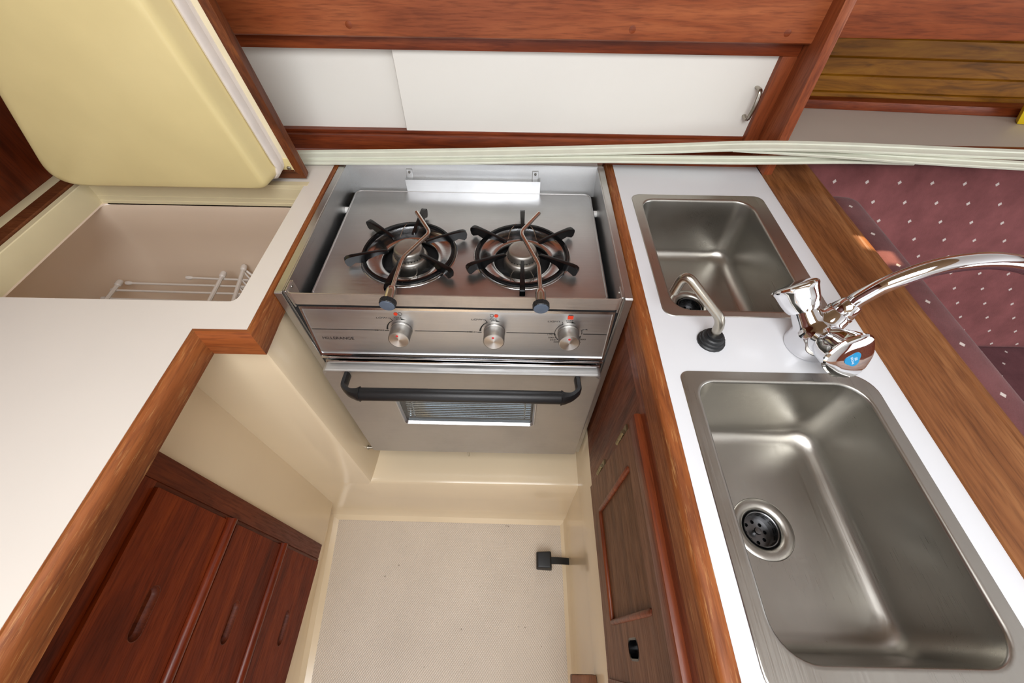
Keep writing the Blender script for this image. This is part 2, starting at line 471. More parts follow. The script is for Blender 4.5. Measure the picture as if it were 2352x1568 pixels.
# hull planking behind the saloon shelf: five tongued boards
bm = B()
zz = [.955, .977, 1.0105, 1.045, 1.08, 1.115, 1.15, 1.20]
for z0, z1 in zip(zz, zz[1:]):
    hexa(bm, [(.497, 1.040, z0+.0006), (1.75, .985, z0+.0006), (1.75, 1.0, z0+.0006), (.497, 1.055, z0+.0006),
              (.497, 1.044, z1-.0006), (1.75, .989, z1-.0006), (1.75, 1.0, z1-.0006), (.497, 1.055, z1-.0006)], .0022, 1)
struct('wall_hull', bm, 'plank')
# wall behind everything outboard, cabin ends and ceiling
bm = B(); box(bm, -1.3, 2.4, 1.12, 1.15, 0, 1.36); struct('wall_outer', bm, 'teak_rail')
bm = B(); plate(bm, [(-1.3, 1.36), (2.4, 1.36), (2.4, 1.9), (-1.3, 1.9)], [], XZ, 1.12, 1.15); struct('wall_cabin', bm, 'headliner')
bm = B()
plate(bm, [(-1.3, -2.4), (.78, -2.4), (.78, 1.15), (-1.3, 1.15)], [[(-.46, -1.0), (.46, -1.0), (.46, .0), (-.46, .0)]], XY, 1.90, 1.93)
struct('ceiling', bm, 'overhead')
bm = B()
plate(bm, [(.78, -2.4), (2.4, -2.4), (2.4, 1.15), (.78, 1.15)], [[(.875, 1.005), (.965, 1.005), (.965, 1.07), (.875, 1.07)]], XY, 1.90, 1.93)  # small hole shaped to let the sun patch through to the ledge
struct('ceiling', bm, 'headliner')  # unseen saloon half, made white to brighten the sink reflections
bm = B(); plate(bm, [(-1.3, 0), (2.4, 0), (2.4, 1.9), (-1.3, 1.9)], [[(-.8, .5), (1.0, .5), (1.0, 1.9-.01), (-.8, 1.9-.01)]], XZ, -2.43, -2.4); struct('wall_rear', bm, 'headliner')
bm = B(); plate(bm, [(-2.4, 0), (1.15, 0), (1.15, 1.9), (-2.4, 1.9)], [[(-1.7, .9), (.3, .9), (.3, 1.6), (-1.7, 1.6)]], YZ, 2.4, 2.43); struct('wall_saloon', bm, 'teak_rail')

# ------------------------------------------------------------------ left countertop
XL = -.4345
ct = thing('countertop', 'wide white laminate countertop with stepped teak edge around the open icebox hatch', 'countertop', (-.62, .0, CT))
bm = B()
plate(bm, [(-.876, -.9), (XL, -.9), (XL, .3395), (-.3605, .3395), (-.3605, .80), (-.876, .80)],
      [rrect(-.853, -.3965, .3895, .693, [.012, .004, .004, .004], 6)], XY, CT-.018, CT)
obj('laminate_top', bm, 'laminate', ct)
bm = B()
prof = [(0, CT-.0005), (.0045, CT+.0006), (.0080, CT-.0006), (.0110, CT-.0038), (.0132, CT-.0090), (.0143, CT-.0150), (.0146, CT-.022), (.0138, CT-.039), (.012, CT-.041), (-.02, CT-.041), (-.02, CT-.019), (0, CT-.019)]
def segm(p0, p1, m0, m1):       # one mitred length of edging; m = mitre shift per unit offset at each end
    b2 = B(); d = (Vector(p1)-Vector(p0)).normalized(); nr = Vector((d.y, -d.x))
    loops = []
    for k in range(9):
        t = k/8; L = []
        for o, z in prof:
            a = Vector(p0)+nr*o+d*(m0*o); b = Vector(p1)+nr*o+d*(m1*o); q = a.lerp(b, t); L.append((q.x, q.y, z))
        loops.append(L)
    loft(b2, loops); return b2
obj('teak_edge', segm((XL, -.9), (XL, .3395), 0, 0-1), 'trim_y', ct)
obj('teak_edge', segm((XL, .3395), (-.3605, .3395), 1, 1), 'trim_x', ct)
b2 = segm((-.3605, .3395), (-.3605, .772), -1, 0)
# keep the strip slim where the stove stands beside it
for v in b2.verts:
    if v.co.x > -.3505 and v.co.y > .375: v.co.x = -.3505
obj('teak_edge', b2, 'trim_y', ct)

# ------------------------------------------------------------------ icebox
ib = thing('icebox', 'deep cream icebox in the left countertop with its yellowed wood framed lid raised', 'icebox', (-.66, .53, .48))
bm = B()
f = lambda x0, x1, y0, y1, z0, z1: box(bm, x0, x1, y0, y1, z0, z1, .0012, 1)
f(-.820, -.8065, .376, .696, .887, CT+.0008)
obj('coaming_board', bm, 'coaming', ib)
bm = B()
L = [[(x, .683, .9335), (x, .683, .926), (x, .6826, .9255), (x, .683, .925), (x, .683, .905), (x, .6818, .9045), (x, .6818, .896), (x, .6806, .8955), (x, .6806, .887), (x, .696, .887), (x, .696, .9335)] for x in (-.8065, -.39)]
loft(bm, L); obj('coaming_board', bm, 'coaming', ib)
bm = B(); f(-.8065, -.3967, .3755, .388, .885, .9145); obj('coaming_board', bm, 'coaming', ib)
bm = B(); f(-.3955, -.382, .389, .683, .885, .9145); obj('coaming_board', bm, 'coaming', ib)
bm = B()    # rounded tub
lp = []
for ins, z, xo, yo in ((0, .8868, .105, .0412), (0, .87, .100, .0400), (0, .80, .05, .020), (0, .70, 0, 0), (0, .58, 0, 0), (.004, .545, 0, 0), (.016, .515, 0, 0), (.036, .492, 0, 0), (.07, .482, 0, 0)):
    lp.append([(x, y, z) for x, y in rrect(-.93+ins+xo, -.385-ins, .376+ins, .722-ins-yo, max(.03, .07-ins*.4)-xo*.3, 8)])
loft(bm, lp, False, True)
obj('liner_tub', bm, 'tub', ib, smooth=60)
bm = B()    # overhanging cream soffit between coaming and tub
plate(bm, rrect(-.94, -.38, .37, .73, .02, 3), [rrect(-.8064, -.3966, .389, .6806, .01, 3)], XY, .8866, .8895); obj('liner_rim', bm, 'tub', ib)
bm = B(); box(bm, -.8535, -.822, -.25, .70, .9155, CT+.0015, .001, 1); obj('wood_strip', bm, 'lidwood_x', ib)
bm = B(); box(bm, -.836, -.8205, -.25, .694, .9305, CT+.0042, .0015, 1); obj('wood_strip', bm, 'lidwood_x', ib)

# wire rack inside
rk = thing('wire_rack', 'white coated wire rack inside the icebox below the countertop opening', 'rack', (-.74, .62, .66))
def wires(name, segs, r, caps=False):
    b = B()
    for p, q in segs: tube(b, [p, q], r, 8)
    return obj(name, b, 'wire', rk)
for p, q in [((-.638, .708, .702), (-.612, .572, .700)), ((-.676, .684, .702), (-.668, .565, .700)), ((-.90, .652, .700), (-.895, .56, .700))]:
    o = wires('cross_bar', [(p, q)], .0042)
    b = B(); d = (Vector(q)-Vector(p)).normalized()
    lathe(b, [(.0, -.006), (.0055, -.005), (.0068, 0), (.0064, .008), (.0042, .011)], p, d, 14); obj('end_cap', b, 'wire', o)
for y, x0 in ((.676, -.757), (.655, -.885), (.632, -.905), (.606, -.91)):
    o = wires('shelf_wire', [((x0, y, .696), (-.614, y-.004, .696))], .0024)
    b = B(); lathe(b, [(0, -.005), (.0042, -.004), (.005, .002), (.0036, .008), (.0024, .010)], (x0, y, .696), (1, 0, 0), 12); obj('end_cap', b, 'wire', o)
b = B()
tube(b, bend_path([(-.640, .706, .700), (-.622, .700, .678), (-.602, .59, .676)], .008), .0030, 8)
y = .694; k = 0
while y > .60:
    tube(b, [(-.636+(.708-y)*.16, y, .699), (-.618+(.70-y)*.16, y-.012, .678)], .0022, 6)
    tube(b, [(-.618+(.70-y)*.16, y-.012, .678), (-.634+(.708-y)*.16, y-.024, .699)], .0022, 6); y -= .024
obj('truss_side', b, 'wire', rk)

# ------------------------------------------------------------------ icebox lid, leaning forward on its hinges
th = math.atan(.1845); hinge = Vector((0, .702, .941))
ax_up = Vector((0, -sin(th), cos(th))); ax_out = Vector((0, -cos(th), -sin(th)))   # out = toward the cook
def LP(x, t, h=0): return Vector((x, 0, 0))+hinge+ax_up*t+ax_out*h
def lidplate(b, outer, holes, h0, h1): return plate(b, outer, holes, lambda u, v, h: LP(u, v, h), h0, h1)
HT = .42
b = B(); lidplate(b, [(-.84, .012), (-.4095, .012), (-.4095, HT-.02), (-.64, HT-.02)], [], -.012, .0015); ld = obj('hatch_lid', b, 'flange', ib); ld['label'] = 'raised lid with a yellowed insulated underside in a brown wooden frame'
def lframe(pts, mat, nm='frame_board', h0=-.014, h1=.002):
    b = B(); lidplate(b, pts, [], h0, h1)
    bmesh.ops.bevel(b, geom=[e for e in b.edges if e.calc_face_angle(0) > .5], offset=.0015, segments=1, affect='EDGES')
    return obj(nm, b, mat, ld)
lframe([(-.4095, .012), (-.3955, -.003), (-.3955, HT), (-.4095, HT-.02)], 'lidwood')
lframe([(-.86, -.003), (-.3955, -.003), (-.4095, .012), (-.84, .012)], 'lidwood_x')
lframe([(-.4095, HT-.02), (-.3955, HT), (-.655, HT), (-.64, HT-.02)], 'lidwood_x')
lframe([(-.86, -.003), (-.84, .012), (-.64, HT-.02), (-.655, HT)], 'lidwood')
b = B(); lidplate(b, rrect(-.436, -.4105, .0128, .040, .001, 2), [], .0015, .0024); obj('corner_plate', b, 'lid', ld)
b = B(); lathe(b, [(.0042, .0), (.0038, .0016), (.0022, .0027), (0, .003)], LP(-.4165, .0205, .0024), ax_out, 18); obj('screw', b, 'nickel', ld)
b = B(); lidplate(b, rrect(-.440, -.4100, .0123, .0165, .0012, 2), [], .002, .004); obj('packing_strip', b, 'lidwood_x', ld)
# insulated bulge, a rounded tapered block; left side slopes
def bulge_loop(ins, rad, h, n=10, cr=.9):
    x1 = -.4245-ins*.45; z0 = .014+ins*.25; z1 = HT-.055-ins; x0b = -.835+ins*.5; x0t = -.68+ins
    corners = [(x1, z0, rad*cr), (x1, z1, rad*1.5), (x0t, z1, rad*1.4), (x0b, z0, rad*1.9)]
    out = []
    for i in range(4):
        p = Vector(corners[i][:2]); a = Vector(corners[i-1][:2])-p; c = Vector(corners[(i+1) % 4][:2])-p
        r = corners[i][2]; A = p+a.normalized()*r; Cc = p+c.normalized()*r
        for k in range(n+1):
            t = k/n; q = A*(1-t)**2+p*2*t*(1-t)+Cc*t*t; out.append(LP(q.x, q.y, h))
    return out
b = B()
loft(b, [bulge_loop(0, .03, .0015), bulge_loop(.003, .03, .014, 10, .85), bulge_loop(.012, .030, .032, 10, .75), bulge_loop(.022, .030, .048, 10, .65), bulge_loop(.028, .030, .0555, 10, .6), bulge_loop(.036, .034, .0590, 10, .6), bulge_loop(.048, .04, .060, 10, .6)], True, True)
obj('insulated_bulge', b, 'lid', ld, smooth=70)
# folded gasket round the bulge
def gl(x, h, w): pass
b = B()
for k, (ox, h0, w) in enumerate([(.0015, .0175, .0095), (.0042, .0060, .0065)]):
    pts = []
    base = bulge_loop(-ox*1.6, .034, h0, 10, 1.0)
    P = [Vector(p) for p in base]; L = len(P)
    prof_l = []
    for i in range(L):
        wob = .0012*sin(i*2.1+k)+.0007*sin(i*5.3)
        c = P[i]+ax_out*wob
        out_d = (P[i]-sum(P, Vector())/L); out_d -= ax_out*out_d.dot(ax_out); out_d.normalize()
        prof_l.append([c+ax_out*a+out_d*bb for a, bb in ((-w*.9, -w*.5), (w*.7, -w*.45), (w*.9, 0), (w*.55, w*.4), (-w*.9, w*.5))])
    R = [ring(b, l) for l in prof_l]
    for i in range(L): bridge(b, R[i], R[(i+1) % L])
obj('gasket', b, 'gasket', ld, smooth=50)

# ------------------------------------------------------------------ drawer cabinet
dc = thing('drawer_cabinet', 'dark mahogany cabinet with three drawers with finger slots under the left countertop', 'cabinet', (-.54, .0, .1))
XD = -.530
def wb(nm, args, mat, parent, bev=.002, seg=2):
    b = B(); box(b, *args, bev, seg); return obj(nm, b, mat, parent)
wb('stile', (XD, XD+.006, .192, .228, .108, .79), 'drawer_frame', dc, .002)
wb('stile', (XD+.0005, XD+.004, .184, .193, .112, .752), 'drawer_frame', dc, .001)
wb('rail', (XD, XD+.005, -.52, .192, .752, .79), 'drawer', dc, .0015)
wb('rail', (XD, XD+.004, -.52, .192, .100, .112), 'drawer', dc, .001)
wb('stile', (XD, XD+.006, -.56, -.52, .100, .79), 'drawer_frame', dc, .002)
DR = [(.566, .7505, .661), (.345, .531, .435), (.113, .311, .206)]
def stadium(y0, y1, zc, r, n=10):
    return [(y1-r+r*cos(-pi/2+pi*i/n), zc+r*sin(-pi/2+pi*i/n)) for i in range(n+1)]+[(y0+r+r*cos(pi/2+pi*i/n), zc+r*sin(pi/2+pi*i/n)) for i in range(n+1)]
for i, (z0, z1, zs) in enumerate(DR):
    b = B(); sl = stadium(.0, .068, zs, .0125)
    yl, yr = -.50, .1835
    plate(b, rrect(yl, yr, z0, z1, .001, 2), [sl], YZ, XD-.004, XD+.010)
    o = obj('drawer', b, 'drawer', dc)
    b = B()   # scooped finger slot: rim and bottom
    lp = [[(XD+.0102, y, z) for y, z in stadium(-.0008, .0688, zs, .0133)], [(XD+.0104, y, z) for y, z in stadium(.0004, .0676, zs, .0121)],
          [(XD+.004, y, z) for y, z in stadium(.001, .067, zs, .0115)], [(XD+.0008, y, z) for y, z in stadium(.004, .064, zs, .0085)]]
    loft(b, lp, False, True); obj('finger_slot', b, 'drawer_frame', o, smooth=40)
for zc in (.5485, .328):
    b = B(); n = 10
    sec = [(XD, zc-.0165), (XD+.005, zc-.0165), (XD+.006, zc-.010)]+[(XD+.006+.0125*sin(pi*k/n), zc-.010*cos(pi*k/n)+.001) for k in range(n+1)]+[(XD+.006, zc+.0155), (XD, zc+.0165)]
    loft(b, [[(x, y, z) for x, z in sec] for y in (-.52, .1870, .1885)]); obj('bead_rail', b, 'bead', dc, smooth=50)

# ------------------------------------------------------------------ stove
st = thing('stove', 'two burner stainless steel galley stove with oven set between the two countertops', 'stove', (-.0885, .57, .36))
XA, XB, YF, YB = -.3495, .1725, .408, .768
XI, XJ = -.3375, .1605
def sidepanel(nm, x_in, x_out, sgn):
    b = B()
    box(b, min(x_in, x_in-sgn*.0015), max(x_in, x_in-sgn*.0015), YF+.004, YB, .372, CT+.001)
    # top flange and front flange (folded out, with rounded corner)
    lo, hi = min(x_in, x_out), max(x_in, x_out)
    box(b, lo, hi, YF+.0008, YB, CT-.0005, CT+.0016, .0007, 1)
    hexa(b, [(lo, YF-.0012, .372), (hi, YF-.0012, .372), (hi, YF+.006, .372), (lo, YF+.006, .372), (lo, YF-.0012, CT+.0012), (hi, YF-.0012, CT+.0012), (hi, YF+.006, CT+.0012), (lo, YF+.006, CT+.0012)], .0008, 1)
    return obj(nm, b, 'steel_y', st)
sidepanel('side_panel', XI, XA, -1); sidepanel('side_panel', XJ, XB, 1)
b = B(); hexa(b, [(XI, .7455, .880), (XJ, .7455, .880), (XJ, .748, .880), (XI, .748, .880), (XI, .7640, CT+.002), (XJ, .7640, CT+.002), (XJ, .7660, CT+.002), (XI, .7660, CT+.002)], .0005, 1)
box(b, XI, XJ, .7642, .776, CT+.0012, CT+.0030, .0005, 1); obj('back_panel', b, 'steel_y', st)
b = B(); box(b, -.334, .157, .432, .744, .80, .858); box(b, -.334, .157, .410, .762, .374, .384); box(b, -.334, -.318, .412, .76, .384, .80); box(b, .14, .157, .412, .76, .384, .80); box(b, -.334, .157, .745, .76, .384, .8)
obj('oven_shade_body', b, 'shade_black', st)  # black box under the cooktop, coloured so the gaps read as shade
# cooktop pan with two burner openings
ZC = .889
BC = [(-.1855, .5515), (.0125, .5515)]
b = B(); ol = rrect(-.3265, .1515, .4475, .742, [.006, .012, .012, .006], 6)
plate(b, rrect(-.3225, .1475, .4515, .738, [.004, .010, .010, .004], 6), [circ(x, y, .0832, 64) for x, y in BC], XY, ZC-.001, ZC)
lo = [[(x, y, z) for x, y in rrect(-.3225-o, .1475+o, .4515-o, .738+o, [.004+o, .010+o, .010+o, .004+o], 6)] for o, z in ((0, ZC), (.0012, ZC+.0011), (.0026, ZC+.0011), (.0038, ZC-.0004), (.0042, ZC-.004), (.0042, ZC-.018))]
loft(b, lo, False, False); obj('cooktop', b, 'steel', st)
for j, (cx, cy) in enumerate(BC):
    b = B(); lathe(b, [(.0848, ZC+.0002), (.0840, ZC+.0012), (.0826, ZC+.0010), (.0812, ZC-.002), (.078, ZC-.0065), (.070, ZC-.0095), (.058, ZC-.0105), (.0505, ZC-.0095), (.0490, ZC-.011), (.0485, ZC-.017)], (cx, cy, 0), (0, 0, 1), 64, None, (False, False))
    dish = obj('drip_bowl', b, 'steel_bright', st, smooth=60)
    b = B(); lathe(b, [(.0, .8602), (.056, .8602), (.056, .8595), (0, .8595)], (cx, cy, 0), (0, 0, 1), 40); box(b, cx-.05, cx+.05, cy-.022, cy-.014, .8602, .868); obj('burner_well', b, 'shade_black', dish)
    bu_b = B(); lathe(bu_b, [(.031, .8605), (.0325, .872), (.0318, .880), (.0305, .8845), (.0285, .8865), (.0262, .8872)], (cx, cy, 0), (0, 0, 1), 48)
    bu = obj('burner', bu_b, 'alu', st, smooth=40)
    b = B(); lathe(b, [(.0258, .8873), (.0262, .8885), (.0258, .8955), (.0246, .9005), (.0226, .9026), (.018, .9030), (.010, .9034), (0, .9036)], (cx, cy, 0), (0, 0, 1), 48); obj('burner_cap', b, 'alu', bu, smooth=50)
    b = B()
    for k in range(30):
        a = 2*pi*k/30; d = Vector((cos(a), sin(a), 0)); c = Vector((cx, cy, .8895))+d*.0259
        lathe(b, [(.0, -.0004), (.0011, -.0004), (.0011, .0005), (0, .0005)], c, d, 8)
    obj('flame_ports', b, 'ink', bu)
    # pan support
    gb = B()
    n = 64; rl = []
    for i in range(n):
        a = 2*pi*i/n; d = Vector((cos(a), sin(a), 0)); c = Vector((cx, cy, ZC+.0012))
        rl.append([c+d*r+Vector((0, 0, z)) for r, z in ((.0735, 0), (.0800, 0), (.0805, .003), (.0790, .0062), (.0755, .0062), (.0735, .003))])
    R = [ring(gb, l) for l in rl]
    for i in range(n): bridge(gb, R[i], R[(i+1) % n])
    grate = obj('pan_support', gb, 'enamel', st, smooth=40)
    rot = -.14 if j == 0 else 0.0
    for k in range(6):
        a = pi/2+k*pi/3+rot; d = Vector((cos(a), sin(a), 0)); s = Vector((-sin(a), cos(a), 0)); c = Vector((cx, cy, ZC))
        o2d = [(.032, .0145), (.0345, .0175), (.050, .0195), (.074, .0215), (.094, .0222), (.1015, .0215), (.1055, .0185), (.1062, .0145), (.1045, .0065), (.1005, .0035), (.0965, .0055), (.090, .0088), (.0815, .0060), (.0740, .0045), (.0680, .0095), (.050, .0132), (.036, .0122)]
        b = B(); L = []
        for w, ins in ((-.0030, .0009), (-.0022, 0), (.0022, 0), (.0030, .0009)):
            cr = sum(p[0] for p in o2d)/len(o2d), sum(p[1] for p in o2d)/len(o2d)
            L.append([c+d*(p[0]+(cr[0]-p[0])*ins*12)+Vector((0, 0, p[1]+(cr[1]-p[1])*ins*40*.6))+s*(w*(1+.5*max(0, (p[0]-.06)/.045))) for p in o2d])
        loft(b, L); obj('prong', b, 'enamel', grate, smooth=40)
    # thin retaining wires
    for sgn in (-1, 1):
        b = B(); tube(b, smooth_path([(cx+sgn*.016, cy-.028, .876), (cx+sgn*.019, cy-.050, .884), (cx+sgn*.010, cy-.072, .893), (cx+sgn*.003, cy-.079, .8955)], 5), .0007, 6); obj('retaining_wire', b, 'chrome_rod', grate)
        b = B(); tube(b, smooth_path([(cx+sgn*.026, cy+.050, .884), (cx+sgn*.021, cy+.066, .892), (cx+sgn*.012, cy+.078, .8965)], 5), .0007, 6); obj('retaining_wire', b, 'chrome_rod', grate)
# nylon pivot bushes in the side gaps
for x0, x1, y in ((XI, -.3268, .688), (.152, XJ, .690)):
    b = B(); lathe(b, [(.0062, 0), (.0062, x1-x0)], (x0, y, .8785), (1, 0, 0), 18); obj('pivot_bush', b, 'nylon', st)
# heat deflector on the back panel
b = B()
L = [[(-.221, y, z) for y, z in ((.7400, .8895), (.7412, .8895), (.7412, .9140), (.7400, .9145))], [(.0475, y, z) for y, z in ((.7400, .8895), (.7412, .8895), (.7412, .9145), (.7400, .9150))]]
loft(b, L)
for x in (-.221, .0463): hexa(b, [(x, .7402, .8895), (x+.0012, .7402, .8895), (x+.0012, .7475, .8895), (x, .7475, .8895), (x, .7402, .9145), (x+.0012, .7402, .9145), (x+.0012, .756, .9145), (x, .756, .9145)])
df = obj('heat_deflector', b, 'steel', st)
for x in (-.2165, .0355):
    b = B(); hexa(b, [(x-.004, .7515, .905), (x+.008, .7515, .905), (x+.008, .7545, .905), (x-.004, .7545, .905), (x-.004, .7590, .9265), (x+.008, .7590, .9265), (x+.008, .7620, .9265), (x-.004, .7620, .9265)], .0006, 1); tb = obj('bracket_tab', b, 'steel_y', df)
    b = B(); lathe(b, [(.0026, 0), (.0022, .0012), (0, .0014)], (x+.002, .7568, .921), (0, -1, 0), 12); obj('rivet', b, 'alu', tb)
# fiddle rail across the front
b = B()
pth = [(-.3275, .430), (-.3275, .410), (-.3255, .4065), (-.3215, .4050), (.1485, .4050), (.1530, .4065), (.1550, .410), (.1550, .430)]
loops = []
for i, (x, y) in enumerate(pth):
    p = Vector((x, y)); d = (Vector(pth[min(i+1, 7)])-Vector(pth[max(i-1, 0)])).normalized(); nr = Vector((d.y, -d.x))*.0016
    loops.append([(x, y, .9145), (x+nr.x, y+nr.y, .9145), (x+nr.x, y+nr.y, .9378), (x, y, .9378)])
loft(b, loops); rail = obj('fiddle_rail', b, 'worn_steel', st, smooth=50)
for x in (-.331, .154):
    b = B(); hexa(b, [(x, .4075, .9035), (x+.0030, .4075, .9035), (x+.0030, .4185, .9035), (x, .4185, .9035), (x, .4045, .940), (x+.0030, .4045, .940), (x+.0030, .4290, .940), (x, .4290, .940)], .001, 1)
    brk = obj('rail_bracket', b, 'steel_y', rail)
    b = B(); lathe(b, [(.0026, 0), (.0022, .0012), (0, .0014)], (x+(.003 if x < 0 else 0), .4215, .9335), (1 if x < 0 else -1, 0, 0), 12); obj('rivet', b, 'alu', brk)
# sliding pot holders clamped to the rail
for (x0, pts) in ((-.1775, [(-.1762, .410, .9425), (-.1722, .474, .9450), (-.1385, .536, .9460), (-.1680, .588, .9470)]), (.0378, [(.0375, .410, .9425), (.0362, .465, .9450), (.0082, .541, .9460), (.0390, .592, .9470)])):
    b = B(); tube(b, bend_path(pts, .010), .0033, 16); lathe(b, [(.0033, 0), (.0028, .0014), (0, .0024)], pts[-1], Vector(pts[-1])-Vector(pts[-2]), 16)
    ph = obj('pot_holder', b, 'chrome_rod', st, smooth=40)
    b = B(); o = Vector((x0, .3905, .9400)); d = (Vector(pts[0])-o)
    lathe(b, [(.0078, 0), (.0078, .015), (.0076, .019), (.0066, .0225), (.0040, .0240), (.0033, .0250)], o, d, 28); obj('clamp_sleeve', b, 'chrome_rod', ph, smooth=40)
    b = B(); a2 = -d.normalized()
    lathe(b, [(.0098, -.0005), (.0112, .0), (.0118, .0006), (.0118, .0075), (.0112, .0086), (.0, .0088)], o, a2, 80, lambda t: 1+.018*(1 if sin(40*t) > 0 else -1))
    kn = obj('clamp_knob', b, 'black_smooth', ph, smooth=25)
    b = B(); lathe(b, [(.0108, .0087), (.0104, .0097), (.006, .0101), (0, .0101)], o, a2, 40); obj('knob_cap', b, 'knobcap', kn)
# control panel: plane tips up slightly toward the cook
PT, PBm = Vector((-.0865, .4108, .9035)), Vector((-.0865, .3968, .7960))
pu = (PT-PBm).normalized(); pn = Vector((1, 0, 0)).cross(pu).normalized(); PL = (PT-PBm).length
def PP(x, s, h=0): return Vector((x, PBm.y, PBm.z))+pu*s+pn*h
def pz(z): return (z-PBm.z)/pu.z
def Pf(u, v, h): return PP(u, v, h)
b = B(); plate(b, [(-.3245, .004), (.1515, .004), (.1515, PL-.002), (-.3245, PL-.002)], [], Pf, -.012, 0); cp = obj('control_panel', b, 'steel', st)
b = B()
for bx in ([(-.3265, PL-.0045), (.1535, PL-.0045), (.1535, PL), (-.3265, PL)], [(-.3265, .0005), (.1535, .0005), (.1535, .0055), (-.3265, .0055)], [(-.3265, .0055), (-.3232, .0055), (-.3232, PL-.0045), (-.3265, PL-.0045)], [(.1502, .0055), (.1535, .0055), (.1535, PL-.0045), (.1502, PL-.0045)]):
    plate(b, bx, [], Pf, -.010, .0018)
bmesh.ops.bevel(b, geom=[e for e in b.edges if e.is_manifold and e.calc_face_angle(0) > .5], offset=.0007, segments=1, affect='EDGES')
obj('panel_frame', b, 'steel_bright', cp)
b = B(); box(b, -.327, .153, .3925, .404, .7905, .7945, .0012, 2); obj('chrome_strip', b, 'chrome', st)
b = B(); box(b, -.3215, .150, .390, .404, .7800, .7862, .0020, 3); obj('chrome_strip', b, 'chrome', st)
b = B(); box(b, -.3345, .1575, .411, .43, .374, .905); obj('gap_shade_block', b, 'shade_black', st)  # solid black block standing for shade behind the stove front
# printed marks
def PM(x, s, ang=0): return Matrix.Translation(PP(x, s, .0001)) @ Matrix(((1, 0, 0), (0, pu.y, pu.z), (0, pn.y, pn.z))).transposed().to_4x4() if False else Matrix(((1, pu.x, pn.x, PP(x, s).x), (0, pu.y, pn.y, PP(x, s).y), (0, pu.z, pn.z, PP(x, s).z), (0, 0, 0, 1)))
ink = B(); KX = [-.1785, -.0305, .0872]; kz = pz(.857); ls = pz(.8555)
def quad(bm, pts, h=.0003): face(bm, [bm.verts.new(PP(x, s, h)) for x, s in pts])
def hline(x0, x1, s, w=.0011): quad(ink, [(x0, s-w/2), (x1, s-w/2), (x1, s+w/2), (x0, s+w/2)])
hline(-.3225, -.2160, ls); hline(-.158, -.0660, ls); hline(-.0115, .0665, ls); hline(.1110, .1490, ls)
def arc(cx, cs, r, a0, a1, w0, w1, n=16):
    P = []; Q = []
    for i in range(n+1):
        a = radians(a0+(a1-a0)*i/n); w = w0+(w1-w0)*i/n
        P.append((cx+(r-w/2)*cos(a), cs+(r-w/2)*sin(a))); Q.append((cx+(r+w/2)*cos(a), cs+(r+w/2)*sin(a)))
    for i in range(n): quad(ink, [P[i], P[i+1], Q[i+1], Q[i]])
def arrow(cx, cs, r):
    arc(cx, cs, r, 102, 82, .0008, .0008, 8); a = radians(66)
    quad(ink, [(cx+(r-.0016)*cos(radians(83)), cs+(r-.0016)*sin(radians(83))), (cx+r*cos(a), cs+r*sin(a)), (cx+(r+.0016)*cos(radians(83)), cs+(r+.0016)*sin(radians(83)))])
for kx in KX[:2]:
    arc(kx, kz, .0225, 178, 118, .0030, .0008); arrow(kx, kz, .0235)
    hline(kx-.0275, kx-.0205, ls-.0004, .0009)
    quad(ink, [(kx-.0112, kz+.0198), (kx-.0104, kz+.0202), (kx-.0132, kz+.0250), (kx-.0140, kz+.0246)]); hline(kx-.0175, kx-.0132, kz+.0250, .0008)
    text_bm(ink, 'LOW', .0047, PM(kx-.0180, kz+.0252), 'RIGHT', 1.6)
    text_bm(ink, 'OFF', .0042, PM(kx-.0012, kz+.0262), 'CENTER', 1.6)
    text_bm(ink, 'HIGH', .0038, PM(kx-.0285, ls), 'RIGHT', 1.6)
kx = KX[2]
arc(kx, kz, .0215, 182, 118, .0008, .0008); arrow(kx, kz, .0235)
quad(ink, [(kx-.0104, kz+.0188), (kx-.0097, kz+.0191), (kx-.0112, kz+.0242), (kx-.0119, kz+.0239)])
text_bm(ink, 'LIGHT', .0045, PM(kx-.0145, kz+.0242), 'RIGHT', 1.6); text_bm(ink, 'OFF', .0042, PM(kx-.0005, kz+.0262), 'CENTER', 1.6)
for a, s in ((190, '170'), (207, '200'), (222, '250'), (240, '300'), (300, '450'), (325, '500')):
    ar = radians(a); px, ps = kx+.0236*cos(ar), kz+.0236*sin(ar)
    quad(ink, [(kx+.0205*cos(ar-.03), kz+.0205*sin(ar-.03)), (px+.0, ps-.0004), (px, ps+.0004), (kx+.0205*cos(ar+.03), kz+.0205*sin(ar+.03))])
    text_bm(ink, s, .0039, PM(px+(-.0012 if cos(ar) < 0 else .0012), ps), 'RIGHT' if cos(ar) < 0 else 'LEFT', 1.6)
for a in range(186, 226, 7): arc(kx, kz, .0212, a, a+3.6, .0022, .0022, 3)
arc(kx, kz, .0215, -5, 18, .0010, .0010); arc(kx, kz, .0212, -30, -14, .0045, .0004); quad(ink, [(kx+.0205, kz+.0064), (kx+.0245, kz+.0082), (kx+.0245, kz+.0090), (kx+.0205, kz+.0073)])
text_bm(ink, 'B.', .0042, PM(kx+.0262, kz+.0086), 'LEFT', 1.3)
text_bm(ink, 'HILLERANGE', .0089, PM(-.3125, pz(.8355)), 'LEFT', 1.02)
def discm(bm, x, s, r, h=.0004, n=22): face(bm, [bm.verts.new(PP(x+r*cos(2*pi*i/n), s+r*sin(2*pi*i/n), h)) for i in range(n)])
def ringm(bm, x, s, r0, r1, n=26):
    for i in range(n):
        a, c = 2*pi*i/n, 2*pi*(i+1)/n; quad(bm, [(x+r0*cos(a), s+r0*sin(a)), (x+r1*cos(a), s+r1*sin(a)), (x+r1*cos(c), s+r1*sin(c)), (x+r0*cos(c), s+r0*sin(c))], .0004)
cs = pz(.8905)
